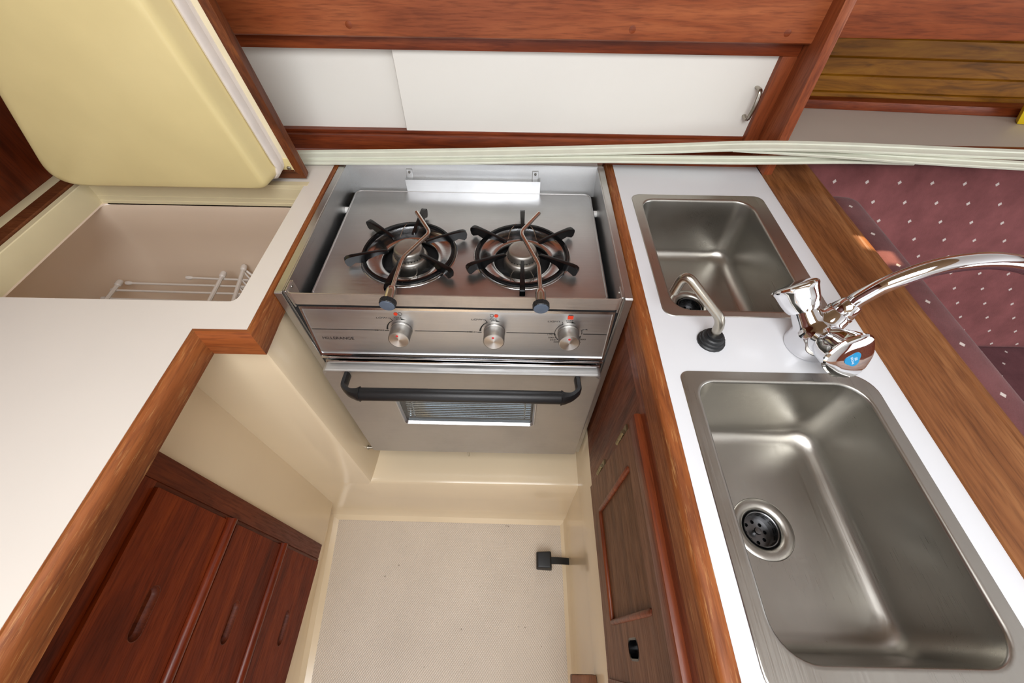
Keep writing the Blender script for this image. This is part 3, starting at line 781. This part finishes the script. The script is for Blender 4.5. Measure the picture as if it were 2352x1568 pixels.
for kx, dot in ((KX[0], -1), (KX[1], 1)):
    red = B(); discm(red, kx+dot*.0034, cs, .0032); obj('red_symbol', red, 'red', cp, smooth=0); ringm(ink, kx-dot*.0034, cs, .0026, .0031)
sqx = KX[2]; pts = rrect(sqx-.0044, sqx+.0044, cs-.0042, cs+.0030, [.001, .0003, .0003, .001], 4)
red = B(); face(red, [red.verts.new(PP(x, s, .0004)) for x, s in pts]); hline(sqx-.0036, sqx+.0036, cs+.0045, .0008)
obj('printed_marks', ink, 'ink', cp, smooth=0); obj('red_symbol', red, 'red', cp, smooth=0)
for kx in KX:
    o = PP(kx, kz)
    b = B(); lathe(b, [(.0172, .0005), (.0172, .003), (.0166, .0036), (.0166, .0225), (.0160, .0234), (.0150, .0236), (.0148, .0233)], o, pn, 56); k_ = obj('control_knob', b, 'alu', st, smooth=40)
    b = B(); lathe(b, [(.0150, .0230), (.0149, .02345), (.0, .0235)], o, pn, 56); obj('knob_face', b, 'spun', k_)
    b = B(); lathe(b, [(.0019, .0234), (.0019, .0237), (0, .0237)], PP(kx-.001, kz+.0088), pn, 20); obj('red_dot', b, 'reddot', k_)
# oven door
YD = .3775
DX0, DX1, DZ0, DZ1 = -.3305, .1535, .424, .7755
wl, wr, wz0, wz1 = -.222, .0445, .579, .690
b = B()
plate(b, rrect(DX0, DX1, DZ0, DZ1, [.002, .010, .010, .002], 5), [rrect(wl, wr, wz0, wz1, .008, 6)], lambda u, v, h: Vector((u, h, v)), YD+.003, YD+.032)
lp = [[(x, y, z) for x, z in rrect(DX0+i, DX1-i, DZ0+i, DZ1-i, [.002, .010, .010, .002], 5)] for i, y in ((0, YD+.003), (.0004, YD+.0014), (.0016, YD+.0003), (.0030, YD))]
R = loft(b, lp, False, False)
plate(b, rrect(DX0+.003, DX1-.003, DZ0+.003, DZ1-.003, [.002, .010, .010, .002], 5), [rrect(wl, wr, wz0, wz1, .008, 6)], lambda u, v, h: Vector((u, h, v)), YD+.001, YD)
dr = obj('oven_door', b, 'steel_door', st, smooth=9)
b = B(); L0 = rrect(wl, wr, wz0, wz1, .008, 6)
lp = []
for o, y in ((.0035, YD-.0002), (.0020, YD-.0022), (.0, YD-.0018), (-.0014, YD+.0008), (-.0017, YD+.0040), (-.0024, YD+.0046)):
    lp.append([(x, y, z) for x, z in rrect(wl-o, wr+o, wz0-o, wz1+o, max(.003, .008+o), 6)])
loft(b, lp, False, False); obj('window_frame', b, 'steel', dr, smooth=50)
b = B(); box(b, wl-.003, wr+.003, YD+.0046, YD+.0076, wz0-.003, wz1+.003); obj('window_pane', b, 'glass', dr)
b = B()
for k in range(14): tube(b, [(wl+.006, .3925+.001*k, .588+.0058*k), (wr-.006, .3925+.001*k, .588+.0058*k)], .0017, 8)
for x in (wl+.018, wr-.018): tube(b, [(x, .3915, .585), (x, .4055, .668)], .002, 8)
obj('window_streak_bars', b, 'chrome', st)  # added bars stand for the bluish reflection streaks in the oven window
b = B(); box(b, -.315, .138, .452, .455, .39, .79); obj('oven_lining', b, pbr('oven_lining_metal', (120, 128, 134), .35, .6), st)
# handle: tubular grip and two swept arms
hy, hz = .3400, .7630
b = B(); tube(b, [(-.2600, hy, hz), (-.2590, hy, hz), (.0850, hy, hz+.001), (.0860, hy, hz+.001)], [.0108, .0112, .0112, .0108], 28); hd = obj('handle_grip', b, 'black', dr, smooth=50)
for x0, x1 in ((-.2865, -.259), (.1115, .085)):
    s = 1 if x1 > x0 else -1
    P = smooth_path([(x0, YD+.001, .7640), (x0-s*.001, .366, .7630), (x0-s*.0005, .3540, .7620), (x0+s*.010, .3440, .7620), (x1-s*.004, hy, hz), (x1+s*.003, hy, hz)], 6)
    b = B(); n = len(P); loops = []
    for i, p in enumerate(P):
        t = i/(n-1); d = (P[min(i+1, n-1)]-P[max(i-1, 0)]).normalized(); side = d.cross(Vector((0, 0, 1))).normalized(); hh = .0095+.003*max(0, t-.6)/.4; ww = .0048+.0065*max(0, (t-.55)/.45)
        loops.append([p+side*ww*c_+Vector((0, 0, 1))*hh*s_ for c_, s_ in ((-1, -.55), (-.55, -1), (.55, -1), (1, -.55), (1, .55), (.55, 1), (-.55, 1), (-1, .55))])
    loft(b, loops); obj('handle_arm', b, 'black', hd, smooth=40)
# locking pins
b = B(); lathe(b, [(.0035, 0), (.0035, .030)], (-.3655, .401, .387), (1, 0, 0), 14); lathe(b, [(.0058, .006), (.0058, .0085)], (-.3655, .401, .387), (1, 0, 0), 16); obj('locking_pin', b, 'nickel', st)
b = B(); lathe(b, [(.0028, 0), (.0028, .030)], (-.1095, .402, .345), (0, 0, 1), 14); obj('locking_pin', b, 'nickel', st)

# ------------------------------------------------------------------ right countertop
rc = thing('countertop', 'narrow white laminate countertop around the two sinks with a broad teak ledge on its right', 'countertop', (.33, .0, CT))
SS = (.211, .452, .378, .675); BS = (.210, .4505, -.0385, .2865)
b = B()
plate(b, [(.1915, -.9), (.479, -.9), (.479, .7775), (.1915, .7775)], [rrect(SS[0]+.006, SS[1]-.006, SS[2]+.006, SS[3]-.006, .02, 6), rrect(BS[0]+.006, BS[1]-.006, BS[2]+.006, BS[3]-.006, .03, 6)], XY, CT-.018, CT)
obj('laminate_top', b, 'laminate_cool', rc)
b = B(); prof2 = [(0, CT-.0005), (-.006, CT+.0006), (-.0120, CT+.0002), (-.0160, CT-.0025), (-.0178, CT-.0070), (-.0180, CT-.013), (-.0176, CT-.044), (-.010, CT-.044), (-.0, CT-.019)]
loft(b, [[(.1915+o, y, z) for o, z in prof2] for y in [-.9+.1*i for i in range(17)]+[.778]]); obj('teak_edge', b, 'trim_y', rc, smooth=40)
b = B(); n = 8
sec = [(.479, CT-.03), (.479, CT+.0016), (.4800, CT+.0028), (.5705, CT+.0032), (.5725, CT+.0012), (.5745, CT+.0022)]+[(.5745+.027*sin(pi/2*k/n), CT+.0022-.027*(1-cos(pi/2*k/n))) for k in range(1, n+1)]+[(.6015, CT-.05), (.583, CT-.06)]
loft(b, [[(x, y, z) for x, z in sec] for y in [-.9+.1*i for i in range(17)]+[.86]]); obj('teak_ledge', b, 'fiddle', rc, smooth=40)
b = B(); box(b, .176, .479, .7778, .80, CT-.06, CT+.014, .001, 1); obj('back_ledger', b, 'teak_rail', rc)

# ------------------------------------------------------------------ sinks
def sink(label, X0, X1, Y0, Y1, ro, hx0, hx1, hy0, hy1, rh, zf, fl, dc_, prof_r):
    t = thing('sink', label, 'sink', ((X0+X1)/2, (Y0+Y1)/2, zf), 'inset stainless sinks')
    b = B(); n, m = 8, 10; zt = CT+.0012
    oL = rrect(X0, X1, Y0, Y1, ro, n, m); L = []
    L.append([(x, y, CT+.0002) for x, y in oL])
    L.append([(x, y, zt) for x, y in rrect(X0+.0008, X1-.0008, Y0+.0008, Y1-.0008, ro, n, m)])
    L.append([(x, y, zt) for x, y in rrect(X0+.0018, X1-.0018, Y0+.0018, Y1-.0018, ro, n, m)])
    for o, z in ((.0048, zt), (.0036, zt), (.0018, zt-.0004), (.0006, zt-.0016), (0, zt-.0040)):
        L.append([(x, y, z) for x, y in rrect(hx0-o, hx1+o, hy0-o, hy1+o, [r+o for r in rh], n, m)])
    fx0, fx1, fy0, fy1 = fl; F = prof_r; ztop = zt-.004
    def at(t_, ex, z):      # t_: 0 at rim, 1 at floor foot; ex: extra inset
        q = lambda a, c: a+(c-a)*t_
        return [(x, y, z) for x, y in rrect(q(hx0, fx0)+ex, q(hx1, fx1)-ex, q(hy0, fy0)+ex, q(hy1, fy1)-ex, [max(.012, r*.92) for r in rh], n, m)]
    zc = zf+F
    for k in range(1, 5): L.append(at(k/4*.9, 0, ztop+(zc-ztop)*k/4))
    for k in range(1, 8):
        a = pi/2*k/7; L.append(at(.9+.1*k/7, F*(1-cos(a)), zc-F*sin(a)))
    # gentle floor into the drain opening
    last = L[-1]; R_ = .0375; cx, cy = dc_
    ang = [atan2(p[1]-cy, p[0]-cx) for p in last]
    for tt in (.35, .7):
        L.append([(p[0]+(cx+R_*cos(a)-p[0])*tt, p[1]+(cy+R_*sin(a)-p[1])*tt, zf-.0012*tt) for p, a in zip(last, ang)])
    L.append([(cx+R_*cos(a), cy+R_*sin(a), zf-.0016) for a in ang])
    L.append([(cx+(R_-.001)*cos(a), cy+(R_-.001)*sin(a), zf-.004) for a in ang])
    loft(b, L, False, False); obj('basin', b, 'sinksteel', t, smooth=50)
    o = (cx, cy, zf-.0016)
    b = B(); lathe(b, [(.0372, -.003), (.0372, -.0002), (.0360, .0007), (.0300, .0007), (.0260, -.0004), (.0235, -.003), (.0222, -.009), (.0218, -.024)], o, (0, 0, 1), 56, None, (False, False)); d_ = obj('drain_flange', b, 'sinksteel', t, smooth=50)
    b = B(); lathe(b, [(.0208, -.0045), (.0212, -.0035), (.0202, -.0040), (.0196, -.012), (.0190, -.0205)], o, (0, 0, 1), 48, None, (False, False))
    holes = [circ(cx+.0125*cos(2*pi*k/8), cy+.0125*sin(2*pi*k/8), .0024, 14) for k in range(8)]
    plate(b, circ(cx, cy, .0190, 48), holes, XY, o[2]-.0212, o[2]-.0205)
    lathe(b, [(.0032, -.0205), (.0034, -.016), (.0046, -.0135), (.0040, -.0115), (0, -.0108)], o, (0, 0, 1), 20)
    s_ = obj('strainer_basket', b, 'strainer', t, smooth=40)
    b = B()
    for r_, z in ((.0208, -.0046),): lathe(b, [(r_, z), (r_+.0012, z+.0005), (r_+.0016, z-.006), (.0212, z-.02)], o, (0, 0, 1), 40, None, (False, False))
    for k in range(14):
        a = 2*pi*k/14
        for zq in (-.0085, -.0125):
            c = Vector(o)+Vector((cos(a)*.0196, sin(a)*.0196, zq)); d = Vector((-cos(a), -sin(a), 0))
            e = Vector((-sin(a), cos(a), 0))
            for u in (-1,):
                vs_ = [b.verts.new(c+d*.0004+e*p+Vector((0, 0, q))) for p, q in ((-.003, -.0007), (.003, -.0007), (.003, .0007), (-.003, .0007))]; face(b, vs_)
    lathe(b, [(0, -.0240), (.0218, -.0240), (.0218, -.0245), (0, -.0245)], o, (0, 0, 1), 30)
    obj('drain_seal', b, 'enamel', s_)
    return t
sk1 = sink('smaller stainless sink at the back of the right white countertop', *SS, .016, .2285, .4240, .3915, .6575, [.018, .030, .022, .026], .818, (.238, .421, .405, .642), (.322, .508), .020)
sk2 = sink('larger stainless sink in the foreground of the right white countertop', *BS, [.03, .03, .012, .03], .2290, .4325, -.0040, .2705, [.030, .032, .022, .034], .818, (.236, .427, .004, .258), (.319, .1285), .020)

# ------------------------------------------------------------------ mixer tap
tp = thing('mixer_tap', 'polished chrome two handle mixer tap with a long curved spout between the two sinks', 'tap', (.390, .331, CT))
c0 = Vector((.386, .333, .957)); base = Vector((.390, .331, CT))
b = B(); lathe(b, [(.0285, 0), (.0288, .002), (.0282, .005), (.0278, .014), (.0266, .025), (.0235, .036), (.0165, .0445), (.006, .048), (0, .0484)], base, (0, 0, 1), 48)
h1, h2 = Vector((-.028, .052, .042)), Vector((.007, -.065, .027))
sd = Vector((.026, .014, .024))
for hv, ln in ((h1, .036), (h2, .030)):
    d = hv.normalized(); P = smooth_path([c0+d*.003, c0+d*.014, c0+d*ln], 6); tube(b, P, [.0220-.0065*(i/(len(P)-1)) for i in range(len(P))], 28)
sax = Vector((.008, .0025, .018)).normalized(); P = smooth_path([c0-sd*.1, c0+sd*.62, c0+sd-sax*.004, c0+sd+sax*.002], 6); tube(b, P, [.0195-.005*(i/(len(P)-1)) for i in range(len(P))], 28)
body = obj('tap_body', b, 'chrome', tp, smooth=60)
md = body.modifiers.new('cast', 'REMESH'); md.mode = 'VOXEL'; md.voxel_size = .0010; md.use_smooth_shade = True
md = body.modifiers.new('polish', 'SMOOTH'); md.factor = .5; md.iterations = 14
def handle(hv, rot, s0, badge):
    d = hv.normalized(); _, a, bb = frame_of(d); o = c0+d*s0
    def shp(t): return 1+.075*cos(3*(t-rot))+.02*cos(6*(t-rot))
    b = B(); n = 72; loops = []
    for r, h, k in ((.0140, 0, 0), (.0172, .0008, .3), (.0192, .006, .6), (.0214, .016, .9), (.0238, .028, 1), (.0252, .0315, 1), (.0252, .0335, 1), (.0236, .0355, 1), (.0205, .0368, .95), (.012, .0376, .9), (0.0005, .0379, .9)):
        loops.append([o+d*h+(a*cos(t)+bb*sin(t))*r*(1.05 if not badge else 1.17)*(1+(shp(t)-1)*k) for t in (2*pi*i/n for i in range(n))])
    loft(b, loops); hd = obj('tap_handle', b, 'chrome', tp, smooth=24)
    if badge:
        fo = o+d*.0380
        q = B(); pts = []; K = 42
        for i in range(K):
            t = 2*pi*i/K; r = .0088*(1+.14*cos(3*(t-rot))); pts.append(fo+(a*cos(t)+bb*sin(t))*r)
        loft(q, [[p-d*.0005 for p in pts], [p+d*.0004 for p in pts]]); bd = obj('blue_badge', q, 'blue', hd)
        q = B(); up = (Vector((.82, .42, .40))); up = (up-d*up.dot(d)).normalized(); rt = up.cross(d).normalized(); 
        mm = Matrix(((rt.x, up.x, d.x, 0), (rt.y, up.y, d.y, 0), (rt.z, up.z, d.z, 0), (0, 0, 0, 1)))
        text_bm(q, 'GROHE', .0036, Matrix.Translation(fo+d*.0004-up*.0016) @ mm, 'CENTER', 1.0, .0003)
        for k in range(3):
            w = smooth_path([fo+d*.0006+up*(.0016+k*.0011)+rt*(x_*.0022)+up*(.0006*y_) for x_, y_ in ((-1, -.5), (-.5, .6), (0, -.5), (.5, .6), (1, -.5))], 3); tube(q, w, .00022, 5)
        obj('badge_lettering', q, 'silverprint', bd, smooth=0)
handle(h1, .5, .031, False); handle(h2, 2.2, .026, True)
# collar and swivelled spout
so = c0+sd
sdir = Vector((.30, .16, .94)).normalized()
SP = smooth_path([so+sax*.004, so+sax*.016, (.4225, .350, 1.006), (.4375, .350, 1.030), (.463, .350, 1.0515), (.490, .350, 1.0625), (.525, .350, 1.067), (.565, .350, 1.0615), (.605, .350, 1.046), (.635, .350, 1.022), (.650, .350, 0.998)], 7)
d = sax
b = B(); lathe(b, [(.0140, -.004), (.0162, -.003), (.0166, -.001), (.0162, .001), (.0148, .0018), (.0152, .0035), (.0130, .015), (.0112, .0178), (.0098, .0182)], so, d, 40); obj('spout_collar', b, 'chrome', tp, smooth=40)
b = B(); tube(b, SP, .0096, 28); obj('spout', b, 'chrome', tp, smooth=60)

# ------------------------------------------------------------------ pump spout
pm = thing('pump_spout', 'slim bent stainless water spout with a black base between the two sinks', 'spout', (.2640, .3345, CT))
b = B(); o = (.2640, .3345, CT)
lathe(b, [(.0180, 0), (.0180, .0025), (.0168, .0035), (.0160, .0040), (.0160, .0075), (.0142, .0085), (.0135, .0120), (.0120, .0135), (.0098, .0140), (.0096, .0170), (.0062, .0172)], o, (0, 0, 1), 40, lambda t: 1+.01*cos(18*t)); obj('spout_base', b, 'black_smooth', pm, smooth=30)
b = B(); tube(b, bend_path([(.264, .335, .942), (.2645, .338, .972), (.2135, .3795, 1.0135), (.2110, .3810, .978)], .016, 8), .0062, 20); obj('spout_pipe', b, 'nickel', pm, smooth=60)

# ------------------------------------------------------------------ sink cabinet with door
sc = thing('sink_cabinet', 'reddish brown teak cabinet front under the right white countertop facing the galley floor', 'cabinet', (.19, .0, .46))
b = B(); hexa(b, [(.178, -.9, .3665), (.20, -.9, .3665), (.20, .80, .509), (.178, .80, .509), (.178, -.9, .889), (.20, -.9, .889), (.20, .80, .889), (.178, .80, .889)], 0); obj('front_panel', b, 'cab', sc)
b = B(); box(b, .1755, .180, -.9, .80, .862, .8885, .001, 1); obj('top_rail', b, 'cab_y', sc)
dz0, dz1, dy0, dy1, xf = .492, .860, -.062, .276, .160
# door: frame of stiles and rails, raised mouldings and a rough panel
def d_ybox(nm, y0, y1, z0, z1, x0, x1, mat, bev, par):
    b = B(); box(b, x0, x1, y0, y1, z0, z1, bev, 2); return obj(nm, b, mat, par)
door = None
b = B(); py0, py1, pz0, pz1 = .040, .214, .562, .792
plate(b, [(dy0, dz0), (.280, dz0), (.259, dz1-.024), (dy0, dz1-.024)], [rrect(py0, py1, pz0, pz1, .001, 2), stadium(-.0085, .016, .683, .012)[0:0] or rrect(-.006, .016, .655, .705, .010, 6)], YZ, .1770, .1695)
door = obj('cabinet_door', b, 'cab_face', sc)
d_ybox('door_stile', dy0-.004, .262, dz1-.0245, dz1+.005, .1655, .177, 'cab_y', .004, door)
d_ybox('door_stile', -.062, -.032, dz0, dz1-.022, .1665, .177, 'cab_y', .004, door)
def mould(y0, z0, y1, z1, w=.012):
    b = B(); P = Vector((.1705, y0, z0)); Q = Vector((.1705, y1, z1)); tube(b, [P, P.lerp(Q, .02), P.lerp(Q, .5), P.lerp(Q, .98), Q], [w*.2, w*.36, w*.36, w*.36, w*.2], 12); return obj('panel_moulding', b, 'cab_y', door, smooth=60)
mould(py0, pz0, py1, pz0); mould(py0, pz0, py0, pz1-.003); mould(py1, pz0, py1, pz1-.003)
b = B(); box(b, .1730, .1778, py0-.004, py1+.004, pz0-.004, pz1+.004)
mt = wood('rough_teak_veneer', (84, 54, 32), (114, 76, 48), (136, 98, 66), 'Y', .55, .05, 1.4); obj('door_panel', b, mt, door)
b = B(); lp = [[(x, y, z) for y, z in rrect(-.006-o, .016+o, .655-o, .705+o, .010+o, 6)] for o, x in ((.002, .1696), (.0004, .1690), (-.001, .1698), (-.001, .1776))]
loft(b, lp, False, True); obj('finger_hole', b, 'enamel', door, smooth=40)
for z in (.770, .600):
    b = B(); yh = .259+(.860-z)*.062; lathe(b, [(.0034, -.022), (.0034, .022)], (.1700, yh+.003, z), (0, 0, 1), 12); box(b, .1745, .1790, yh+.003, yh+.016, z-.021, z+.021, .0006, 1)
    for k in range(5): lathe(b, [(.0038, -.0016), (.0038, .0016)], (.1700, yh+.003, z-.018+.009*k), (0, 0, 1), 12)
    obj('hinge', b, 'brass', sc)

# ------------------------------------------------------------------ foot pump pedal and wooden block
pd = thing('foot_pump_pedal', 'black foot pump pedal sticking out of the low cream wall above the floor', 'pedal', (.14, .211, .0))
b = B(); L = []
for t in (0, .3, .6, 1):
    x = .182-.066*t; z = .030+.018*sin(t*pi*.55); w = .0085; h = .004
    L.append([(x, .211-w-.001*t, z-h), (x, .211+w, z-h), (x, .211+w, z+h), (x, .211-w-.001*t, z+h)])
loft(b, L); obj('pedal_arm', b, 'black_smooth', pd, smooth=40)
b = B(); hexa(b, [(.078, .187, .036), (.124, .185, .036), (.124, .236, .036), (.078, .234, .036), (.081, .191, .058), (.121, .190, .058), (.121, .233, .058), (.081, .231, .058)], .004, 3); obj('pedal_pad', b, 'black_smooth', pd, smooth=40)
for y, z in ((.237, .020), (.216, .052), (.171, .022), (.195, .012)):
    b = B(); lathe(b, [(.0042, -.001), (.0042, .0008), (.0026, .0018), (0, .002)], (.1768, y, z), (-1, 0, 0), 14); obj('screw', b, 'brass', pd)
wk = tag(obj('wooden_block', box(B(), .128, .1772, -.16, -.034, .296, .330, .004, 2), 'cab_face'), 'small brown wooden block on low cream wall at the bottom edge of the photo', 'block')

# ------------------------------------------------------------------ locker above the stove
lk = thing('wall_locker', 'wide mahogany wall locker with two white sliding panels behind the stove', 'cabinet', (-.12, .83, CT))
wb('bottom_rail', (-.86, .4785, .8130, .850, .9345, .9640), 'teak_rail', lk, .004, 3)
wb('sliding_track', (-.86, .455, .826, .850, .9638, .9690), 'teak_rail', lk, .0008, 1)
wb('top_rail', (-.86, .4785, .8180, .850, 1.1095, 1.1330), 'teak_rail', lk, .002)
wb('right_stile', (.4520, .4787, .8178, .850, .9635, 1.1100), 'teak_z', lk, .002)
wb('right_stile', (.4785, .4789, .8178, .850, .9635, 1.1100), 'teak_z', lk, 0)
b = B(); L = [[(x, y, z) for y, z in ((.8500, 1.131), (.806, 1.131), (.8025, 1.1320), (.8000, 1.1345), (.7995, 1.139), (.8020, 1.40), (.85, 1.40))] for x in (-.86, -.4, 0, .4, .4787)]
loft(b, L); obj('fascia_board', b, 'teak_x', lk, smooth=30)
for x, z in ((-.276, 1.149), (.182, 1.149), (.432, 1.148)):
    b = B(); lathe(b, [(.0055, -.0005), (.0055, .0007), (.0051, .0009), (0, .0009)], (x, .8001, z), (0, -1, 0), 24); obj('wood_plug', b, 'teak_rail', lk)
wb('sliding_panel', (-.86, -.19, .8390, .8430, .9685, 1.1150), 'panel', lk, .0005, 1)
sp_ = wb('sliding_panel', (-.2225, .4600, .8290, .8340, .9643, 1.1150), 'panel', lk, .0008, 1)
b = B(); P = bend_path([(.4370, .829, 1.0580), (.4372, .8110, 1.0600), (.4368, .8060, 1.0340), (.4362, .8110, 1.0060), (.4362, .829, 1.0085)], .010, 6); tube(b, P, .0042, 14, True, (1, .62)); obj('pull_handle', b, 'nickel', sp_, smooth=60)
b = B(); box(b, -.86, .4787, .85, .86, .93, 1.40); obj('locker_back', b, 'darkwall', lk)

# ------------------------------------------------------------------ loose battens
def batten(label, pts, w, th=.0042, tilt=0.0, n=10):
    P = smooth_path(pts, n); b = B(); loops = []
    for i, p in enumerate(P):
        d = (P[min(i+1, len(P)-1)]-P[max(i-1, 0)]).normalized(); side = Vector((-d.y, d.x, 0)).normalized(); up = d.cross(side)
        if up.z < 0: up = -up
        up = (up*cos(tilt)-side*sin(tilt)).normalized(); sd_ = (side*cos(tilt)+Vector((0, 0, 1))*sin(tilt)).normalized()
        sec = [(-w/2, -th/2), (-w/2, th/2*.6), (-w/2+.0012, th/2), (-w/2+.003, th/2), (-w/2+.0036, th/2-.0012), (w*.12, th/2-.0012), (w*.17, th/2+.0006), (w/2-.001, th/2+.0006), (w/2, th/2), (w/2, -th/2)]
        loops.append([p+sd_*u+up*v for u, v in sec])
    loft(b, loops); o = obj('batten', b, 'batten', None, (P[0]+P[-1])/2, 30)
    return tag(o, label, 'batten', 'loose white battens lying along the back ledge')
batten('long white plastic batten, rearmost of those lying behind the stove', [(-.440, .7720, .9440), (-.1, .7690, .9560), (.26, .7630, .9740), (.50, .7400, .9955), (.92, .728, .9930), (1.3, .722, .9920)], .0215, tilt=.25)
batten('white plastic batten nearest the stove back, ending above the maroon cushion', [(-.425, .7595, .9400), (-.15, .7590, .9450), (.12, .7570, .9550), (.42, .7425, .9660), (.62, .735, .9750), (.728, .7290, .9775)], .0175, tilt=.25)
batten('white plastic batten crossing under the others and running off above the maroon backrest', [(.40, .7500, .9860), (.55, .7370, .9860), (.72, .7200, .9850), (.92, .7060, .9840), (1.25, .690, .982)], .0185, tilt=.25)
batten('short visible end of a scuffed white batten at the back of the right countertop', [(-.05, .7755, .9485), (.20, .7740, .9490), (.4150, .7720, .9490)], .013, tilt=.35)

# ------------------------------------------------------------------ saloon side
sh = thing('shelf', 'grey saloon shelf with dark wood trim below golden planking at upper right', 'shelf', (1.0, .88, .90))
b = B(); hexa(b, [(.497, .832, .940), (1.75, .832, .940), (1.75, .985, .940), (.497, 1.04, .940), (.497, .832, .950), (1.75, .832, .950), (1.75, .985, .950), (.497, 1.04, .950)]); obj('shelf_board', b, 'shelf', sh)
b = B(); box(b, .497, 1.75, .820, .834, .934, .956, .003, 2); obj('front_lip', b, 'teak_rail', sh)
b = B(); hexa(b, [(.497, 1.018, .950), (1.75, .942, .950), (1.75, .985, .950), (.497, 1.04, .950), (.497, 1.020, .968), (1.75, .944, .968), (1.75, .985, .968), (.497, 1.04, .968)], .002, 2); obj('back_trim', b, 'teak_rail', sh)
yb = tag(obj('yellow_box', hexa(B(), [(1.103, .946, .9505), (1.22, .93, .9505), (1.22, .962, .9505), (1.115, .966, .9505), (1.085, .943, .985), (1.22, .93, .985), (1.22, .962, .985), (1.10, .966, .985)], .002, 2), 'yellow'), 'sliver of a bright yellow box on the grey shelf at the right edge', 'box')
# cushions
def cushion(bm, P, bev):
    hexa(bm, P, bev, 5); return bm
b = B(); cushion(b, [(.604, .700, .4502), (1.75, .700, .4502), (1.75, .79, .4502), (.604, .79, .4502), (.604, .838, .905), (1.75, .838, .905), (1.75, .905, .90), (.604, .905, .90)], .022)
bc = tag(obj('back_cushion', b, 'velvet_back', smooth=60), 'large maroon velvet back cushion with pale dots below the white battens', 'cushion')
b = B(); cushion(b, [(.668, -.9, .33), (1.75, -.9, .33), (1.75, .79, .33), (.668, .79, .33), (.668, -.9, .450), (1.75, -.9, .450), (1.75, .785, .450), (.668, .785, .450)], .02)
tag(obj('seat_cushion', b, 'velvet_seat', smooth=60), 'dark maroon velvet seat cushion at right edge under the back cushion', 'cushion')
b = B(); cushion(b, [(.6035, -.6, .46), (.668, -.6, .46), (.668, .70, .46), (.6035, .70, .46), (.6035, -.6, .908), (.660, -.6, .905), (.668, .718, .912), (.6035, .725, .916)], .022)
ec = tag(obj('end_cushion', b, 'velvet_side', smooth=60), 'narrow maroon velvet end cushion standing along the right side of the broad teak ledge', 'cushion')
b = B(); tube(b, smooth_path([(.6545, -.58, .896), (.6575, .2, .897), (.660, .55, .900), (.662, .69, .900), (.664, .714, .880), (.666, .714, .80), (.668, .70, .50)], 8), .0035, 10); obj('piping', b, 'velvet_side', ec, smooth=60)
b = B(); box(b, .6018, .6030, -.9, .90, .30, .90); box(b, .603, 1.75, .908, .93, .0, .935); struct('trim_4', b, 'teak_rail')
b = B(); box(b, .6035, 1.75, -.9, .907, .26, .329); tag(obj('settee_base', b, 'teak_rail'), 'wooden settee base carrying the dark maroon seat cushion', 'settee')

# ------------------------------------------------------------------ light
w = bpy.data.worlds.new('sky'); S.world = w; w.use_nodes = True
nt = w.node_tree; bg = nt.nodes['Background']
sky = nt.nodes.new('ShaderNodeTexSky'); sky.sky_type = 'HOSEK_WILKIE'; sky.turbidity = 5; sky.sun_direction = Vector((.3, .6, .74)).normalized()
mixn = nt.nodes.new('ShaderNodeMix'); mixn.data_type = 'RGBA'; mixn.inputs[0].default_value = .55
mixn.inputs[7].default_value = (.93, .96, 1.0, 1); nt.links.new(sky.outputs[0], mixn.inputs[6]); nt.links.new(mixn.outputs[2], bg.inputs['Color'])
bg.inputs['Strength'].default_value = 2.3
def area(name, loc, target, sx, sy, energy, col):
    l = bpy.data.lights.new(name, 'AREA'); l.shape = 'RECTANGLE'; l.size = sx; l.size_y = sy; l.energy = energy; l.color = col
    o = bpy.data.objects.new(name, l); COL.objects.link(o); o.location = loc
    o.rotation_euler = (Vector(target)-Vector(loc)).to_track_quat('-Z', 'Y').to_euler(); return o
area('companionway_light', (.0, -.50, 1.96), (-.02, -.2, .5), .90, .98, 21.5, (.98, .985, 1.0))
area('saloon_fill_light', (2.36, -.7, 1.25), (.6, .1, 1.2), 1.9, .65, 14, (.93, .97, 1.0))  # added fill lamp at an invented, unseen saloon opening
sn = bpy.data.lights.new('sun', 'SUN'); sn.energy = 9; sn.angle = radians(.6); sn.color = (1, .72, .42)
so_ = bpy.data.objects.new('sun', sn); COL.objects.link(so_); so_.location = (.9, 1.1, 3)
so_.rotation_euler = (Vector((.605, .540, .93))-Vector((.92, 1.025, 1.915))).to_track_quat('-Z', 'Y').to_euler()

# ------------------------------------------------------------------ camera
cam = bpy.data.cameras.new('camera'); cam.sensor_fit = 'HORIZONTAL'; cam.sensor_width = 36; cam.lens = 36*932.698/2352; cam.clip_start = .01
co = bpy.data.objects.new('camera', cam); COL.objects.link(co)
a_, b_, c_ = radians(37.32235529), radians(.87860129), radians(.31186041)
co.matrix_world = Matrix.Translation((0, 0, 1.363)) @ (Matrix.Rotation(c_, 4, 'Z') @ Matrix.Rotation(a_, 4, 'X') @ Matrix.Rotation(b_, 4, 'Z'))
S.camera = co
S.view_settings.view_transform = 'Standard'; S.view_settings.look = 'None'; S.view_settings.gamma = 1; S.view_settings.use_curve_mapping = False
S.view_settings.exposure = 0.14
